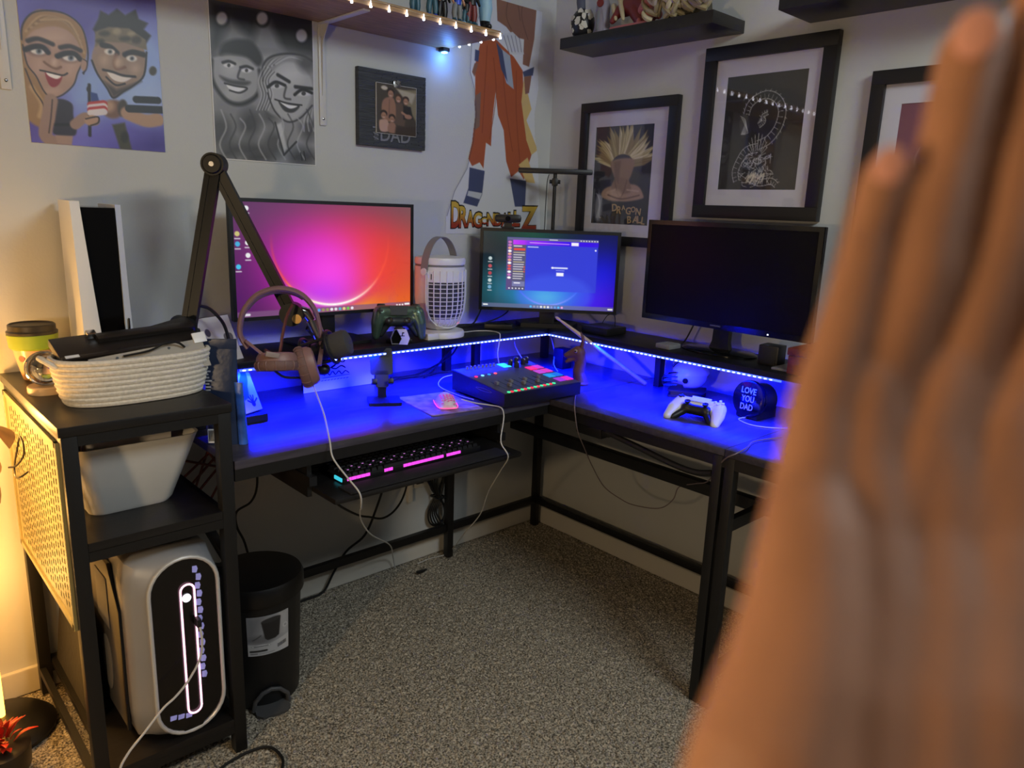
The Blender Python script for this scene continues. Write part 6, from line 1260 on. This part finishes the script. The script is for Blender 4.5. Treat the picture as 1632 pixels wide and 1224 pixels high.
# right shelf sculptures
SZ = 1.8985; G2 = 'figurines on the black shelf'
t = thing('sculpted_figurine', 'rounded black and cream patched figurine, leftmost on the black shelf', 'figurine', (-.125, -.255, SZ), 0, G2)
part('body', MB().lathe([(.022, 0), (.034, .012), (.042, .04), (.040, .065), (.026, .085), (.010, .094)], (0, 0, 0), 26), BKK, t, True)
rg = random.Random(21)
for k in range(16):
    a = rg.uniform(2.4, 5.2); z_ = rg.uniform(.018, .08); r_ = float(np.interp(z_, [0, .012, .04, .065, .085], [.022, .034, .042, .040, .026])); c = Vector((r_*math.cos(a), r_*math.sin(a), z_)); n_ = Vector((math.cos(a), math.sin(a), 0)); s_ = Vector((-math.sin(a), math.cos(a), 0))
    R_ = [rg.uniform(.006, .013) for _ in range(9)]
    part('patch', MB().prism([(R_[i]*math.cos(2*PI*i/9), R_[i]*math.sin(2*PI*i/9)) for i in range(9)], .003, frameM(c-n_*.0015, s_, (0, 0, 1))), mat('toy_offwhite', (196, 194, 182), .5), t, True)
part('crest', MB().ring([(0, .008, .088), (0, .014, .12), (.004, .022, .15), (.0, .03, .17)], [.014, .016, .012, .007], 10).ring([(0, .02, .135), (0, .045, .155), (0, .055, .172)], [.008, .006, .003], 8), mat('toy_slate', (76, 80, 100), .45), t, True)
t = thing('sculpted_figurine', 'pale grey hooded figurine with a reddish hollow, second on the black shelf', 'figurine', (-.125, -.345, SZ), 0, G2)
part('body', MB().lathe([(.026, 0), (.027, .02), (.023, .06), (.024, .09), (.018, .11), (.004, .118)], (0, 0, 0), 22), mat('toy_lilac', (136, 132, 148), .5), t, True)
part('hollow', MB().lathe([(.013, 0), (.012, .003)], (0, 0, 0), 16, frameM((-.023, -.006, .094), (.25, -.97, 0), (0, 0, 1))), RDT, t, True); part('front_strip', MB().box((-.029, -.006, .01), (-.022, .006, .07), None, .002), GYT, t, True)
for k in range(5): part('fold', MB().ring([(-.024+.004*abs(k-2), -.02+.01*k, .004), (-.022+.003*abs(k-2), -.016+.008*k, .05), (-.020, -.012+.006*k, .08)], .0028, 6), mat('toy_lilac', (136, 132, 148), .5), t, True)
t = thing('sculpted_figurine', 'dark red crouching figurine on a rugged pink base, third on the black shelf', 'figurine', (-.115, -.480, SZ), 0, G2)
mb = MB().cap((0, .05, .07), .026, (0, -.02, .085), .032).cap((0, -.02, .085), .03, (-.005, -.05, .05), .02).cap((-.01, .055, .07), .018, (-.03, .075, .03), .010).cap((0, .02, .11), .02, (0, .06, .15), .012).cap((0, -.03, .10), .02, (0, -.05, .16), .014).cap((0, 0, .06), .03, (0, -.03, .02), .025)
part('body', fuse(mb, .0045, 3), RDT, t, True)
for a_, b_ in (((-.02, .055, .095), (-.035, .025, .03)), ((-.015, .085, .08), (-.03, .06, .035))): part('pale_limb', MB().cap(a_, .010, b_, .006), CRMT, t, True)
bs = MB(); rg = random.Random(31)
for k in range(26): bs.ball((rg.uniform(-.035, .02), rg.uniform(-.085, -.035), rg.uniform(.008, .075)), rg.uniform(.008, .014), (1, 1, 1.2), 8)
part('rugged_rock', fuse(bs, .004, 1), PNK, t, True); part('base_plate', MB().prism(rrect(-.045, -.085, .04, .085, .02), .009), PNK, t, True)
t = thing('flame_sculpture', 'cream flame-like swirling sculpture at the right of the black shelf', 'sculpture', (-.105, -.680, SZ), 0, G2)
part('core', MB().lathe([(.035, 0), (.05, .01), (.045, .05), (.03, .12)], (0, 0, 0), 18, None, .9, 1.6), mat('toy_dark_olive', (60, 54, 40), .6), t, True)
rg = random.Random(41)
for k in range(34):
    a = rg.uniform(PI*.62, PI*1.38); yb = rg.uniform(-.10, .11); zb = rg.uniform(.004, .06); dy = rg.choice((-1, 1))*rg.uniform(.02, .075); h_ = rg.uniform(.04, .13); xb = -.055+rg.uniform(-.012, .02)
    part('flame', MB().ring(smooth([(xb, yb, zb), (xb-.012, yb+dy*.5, zb+h_*.2), (xb-.004, yb+dy, zb+h_*.65), (xb+.01, yb+dy*rg.uniform(.5, 1.4), zb+h_)], 3), [.0085, .0088, .0086, .0082, .0076, .0068, .0056, .0042, .0026, .001][:10], 7), CRMT if k % 3 else mat('toy_pale_olive', (150, 138, 104), .5), t, True)

# ---------------------------------------------------------------- plants at the left edge
DRY = mat('dried_leaf', (122, 92, 58), .7, noise=(30, .3))
t = thing('dried_plant', 'brown dried leaf stems hanging into view beside the pegboard', 'plant', (-2.14, -.42, 0))
part('vase', MB().lathe([(.05, 0), (.07, .05), (.075, .16), (.04, .26), (.045, .28)], (-2.14, -.42, 0), 24), mat('vase_dark', (40, 34, 30), .4), t)
def leaf(mb, p, d, l, w_, n_):
    p = Vector(p); d = Vector(d).normalized(); s_ = d.cross(Vector(n_)).normalized(); u_ = s_.cross(d); rs = []
    for k in range(7):
        f_ = k/6; ww = w_*math.sin(PI*min(1, f_*.92+.06)); c = p+d*l*f_+u_*l*.18*math.sin(PI*f_); rs.append([tuple(c-s_*ww), tuple(c+u_*.0012), tuple(c+s_*ww), tuple(c-u_*.0012)])
    return mb.loft(rs)
rg = random.Random(17)
for (b_, tp) in (((-2.135, -.42, .27), (-1.958, -.34, .72)), ((-2.14, -.42, .27), (-1.950, -.35, .84)), ((-2.145, -.41, .27), (-2.0, -.33, .9))):
    mid = ((b_[0]+tp[0])/2-.03, (b_[1]+tp[1])/2, (b_[2]+tp[2])/2); st_ = part('stem', MB().wire([b_, mid, tp], .003), DRY, t)
    for k in range(8):
        f_ = .55+.45*k/7; p = Vector(mid).lerp(Vector(tp), max(0, (f_-.5)*2)); part('leaf', leaf(MB(), p, (rg.uniform(-.7, .25), rg.uniform(-.7, .3), rg.uniform(-.6, .7)), rg.uniform(.05, .09), rg.uniform(.014, .026), (0, 0, 1)), DRY, st_)
t = thing('red_foliage', 'red-orange spiky artificial foliage in a dark pot at the lower left', 'plant', (-2.012, -.325, 0))
part('pot', MB().lathe([(.045, 0), (.06, .03), (.062, .08), (.055, .085)], (-2.012, -.325, 0), 24), mat('vase_dark', (40, 34, 30), .4), t)
for k in range(46):
    a = rg.uniform(0, 2*PI); el_ = rg.uniform(.2, 1.4); d = (math.cos(a)*math.cos(el_), math.sin(a)*math.cos(el_), math.sin(el_)); part('leaf', leaf(MB(), (-2.012+.03*d[0], -.325+.03*d[1], .075+.03*d[2]), d, rg.uniform(.03, .055), rg.uniform(.006, .010), (.3, .2, 1)), mat('red_leaf', (200, 44, 26), .5) if k % 3 else mat('orange_leaf', (196, 92, 48), .5), t)

# ---------------------------------------------------------------- the raised hand, close to the camera
CAMI = Matrix((RT, -UP, fw)).transposed()
def hp(px, py, z): return CAM+CAMI @ Vector(((px-816)/FPX*z, (py-612)/FPX*z, z))
HX = CAMI
def chain(mb, pts):
    P_ = [(hp(x, y, z), r/1000) for x, y, z, r in pts]
    for (a, ra), (b, rb) in zip(P_, P_[1:]): mb.cap(a, ra, b, rb, 16)
hm = MB()
chain(hm, [(1292, 785, .171, 9.2), (1306, 655, .176, 7.8), (1360, 485, .181, 6.9), (1385, 375, .184, 6.2), (1411, 285, .186, 6.4)])                        # little finger
chain(hm, [(1368, 745, .174, 10.2), (1398, 620, .1785, 8.4), (1464, 440, .1815, 8.7), (1510, 255, .186, 7.8), (1550, 84, .190, 8.4)])                       # ring finger
chain(hm, [(1475, 715, .175, 10.8), (1518, 595, .179, 8.8), (1590, 400, .183, 9.0), (1640, 190, .188, 8.2), (1678, -30, .193, 8.4)])                      # middle finger
chain(hm, [(1595, 700, .175, 10.8), (1655, 585, .178, 9.0), (1725, 400, .181, 8.8), (1770, 220, .185, 8.0), (1800, 60, .189, 8.0)])                       # forefinger
chain(hm, [(1640, 1080, .158, 15), (1790, 900, .166, 13), (1905, 720, .172, 10.5), (1985, 590, .178, 9.5), (2030, 500, .182, 9.0)])                       # thumb
for pts in ([(1292, 785, .171, 9.6), (1290, 860, .166, 11.5), (1283, 980, .160, 13.5), (1266, 1090, .155, 15.5), (1230, 1224, .149, 17), (1205, 1400, .146, 19)],
            [(1368, 745, .174, 10.4), (1375, 860, .169, 12), (1375, 980, .163, 14), (1350, 1120, .157, 17), (1330, 1300, .151, 20)],
            [(1475, 715, .175, 11), (1475, 860, .170, 12.5), (1470, 980, .164, 15), (1445, 1120, .158, 18), (1420, 1300, .152, 21)],
            [(1595, 700, .175, 11), (1580, 860, .169, 12.5), (1560, 980, .164, 15), (1530, 1120, .158, 18), (1490, 1300, .152, 20)],
            [(1205, 1400, .146, 19), (1180, 1700, .142, 22), (1140, 2100, .138, 24)], [(1330, 1300, .151, 20), (1310, 1700, .146, 25), (1270, 2100, .142, 27)], [(1460, 1300, .152, 19), (1430, 1700, .147, 23), (1400, 2100, .143, 25)]): chain(hm, pts)
# the cords that run over the back of the hand
for pts in ([(1395, 610, .1745, 5.0), (1374, 730, .1690, 4.6), (1368, 830, .1640, 3.4), (1352, 985, .1560, 2.4)], [(1515, 585, .1755, 5.2), (1482, 690, .1700, 5), (1440, 820, .1640, 3.8), (1368, 985, .1545, 2.6)], [(1650, 580, .1745, 5.2), (1600, 680, .1700, 5), (1560, 810, .1640, 3.8), (1470, 985, .1550, 2.6)]): chain(hm, pts)
for a_, b_ in (((1345, 830, .1725, 10.5), (1560, 820, .1765, 12)), ((1330, 930, .167, 13), (1540, 930, .171, 14.5)), ((1320, 1040, .163, 15), (1510, 1050, .166, 17)), ((1300, 1170, .1585, 17), (1440, 1190, .161, 19)), ((1360, 760, .1765, 9), (1600, 740, .1785, 10.5))): chain(hm, [a_, b_])
hand_mb = fuse(hm, .0012, 16, .5)
SKM = mat('skin', (168, 118, 88), .6, noise=(55, .10), bump=(900, .1), sss=.12)
hand = solo('raised_hand', hand_mb, SKM, 'blurred raised left hand seen from the back, fingers up, filling the right edge', 'hand')
NAIL = mat('fingernail', (222, 158, 140), .3)
for (x, y, z, r), (x2, y2, z2) in (((1418, 262, .1800, 4.2), (1400, 330, .179)), ((1556, 50, .1818, 5.6), (1540, 130, .1805)), ((1682, -70, .185, 5.6), (1665, 20, .184)), ((1804, 30, .1815, 5.2), (1792, 110, .180))):
    p = hp(x, y, z); d = (p-hp(x2, y2, z2)).normalized(); nrm = (CAM-p).normalized(); nrm = (nrm-d*nrm.dot(d)).normalized(); s_ = d.cross(nrm)
    part('fingernail', MB().ball((0, 0, 0), r/1000, (.95, 1.25, .22), 14, Matrix((s_, d, nrm)).transposed().to_4x4()).xf(Matrix.Translation(p+nrm*-.0006)), NAIL, hand)
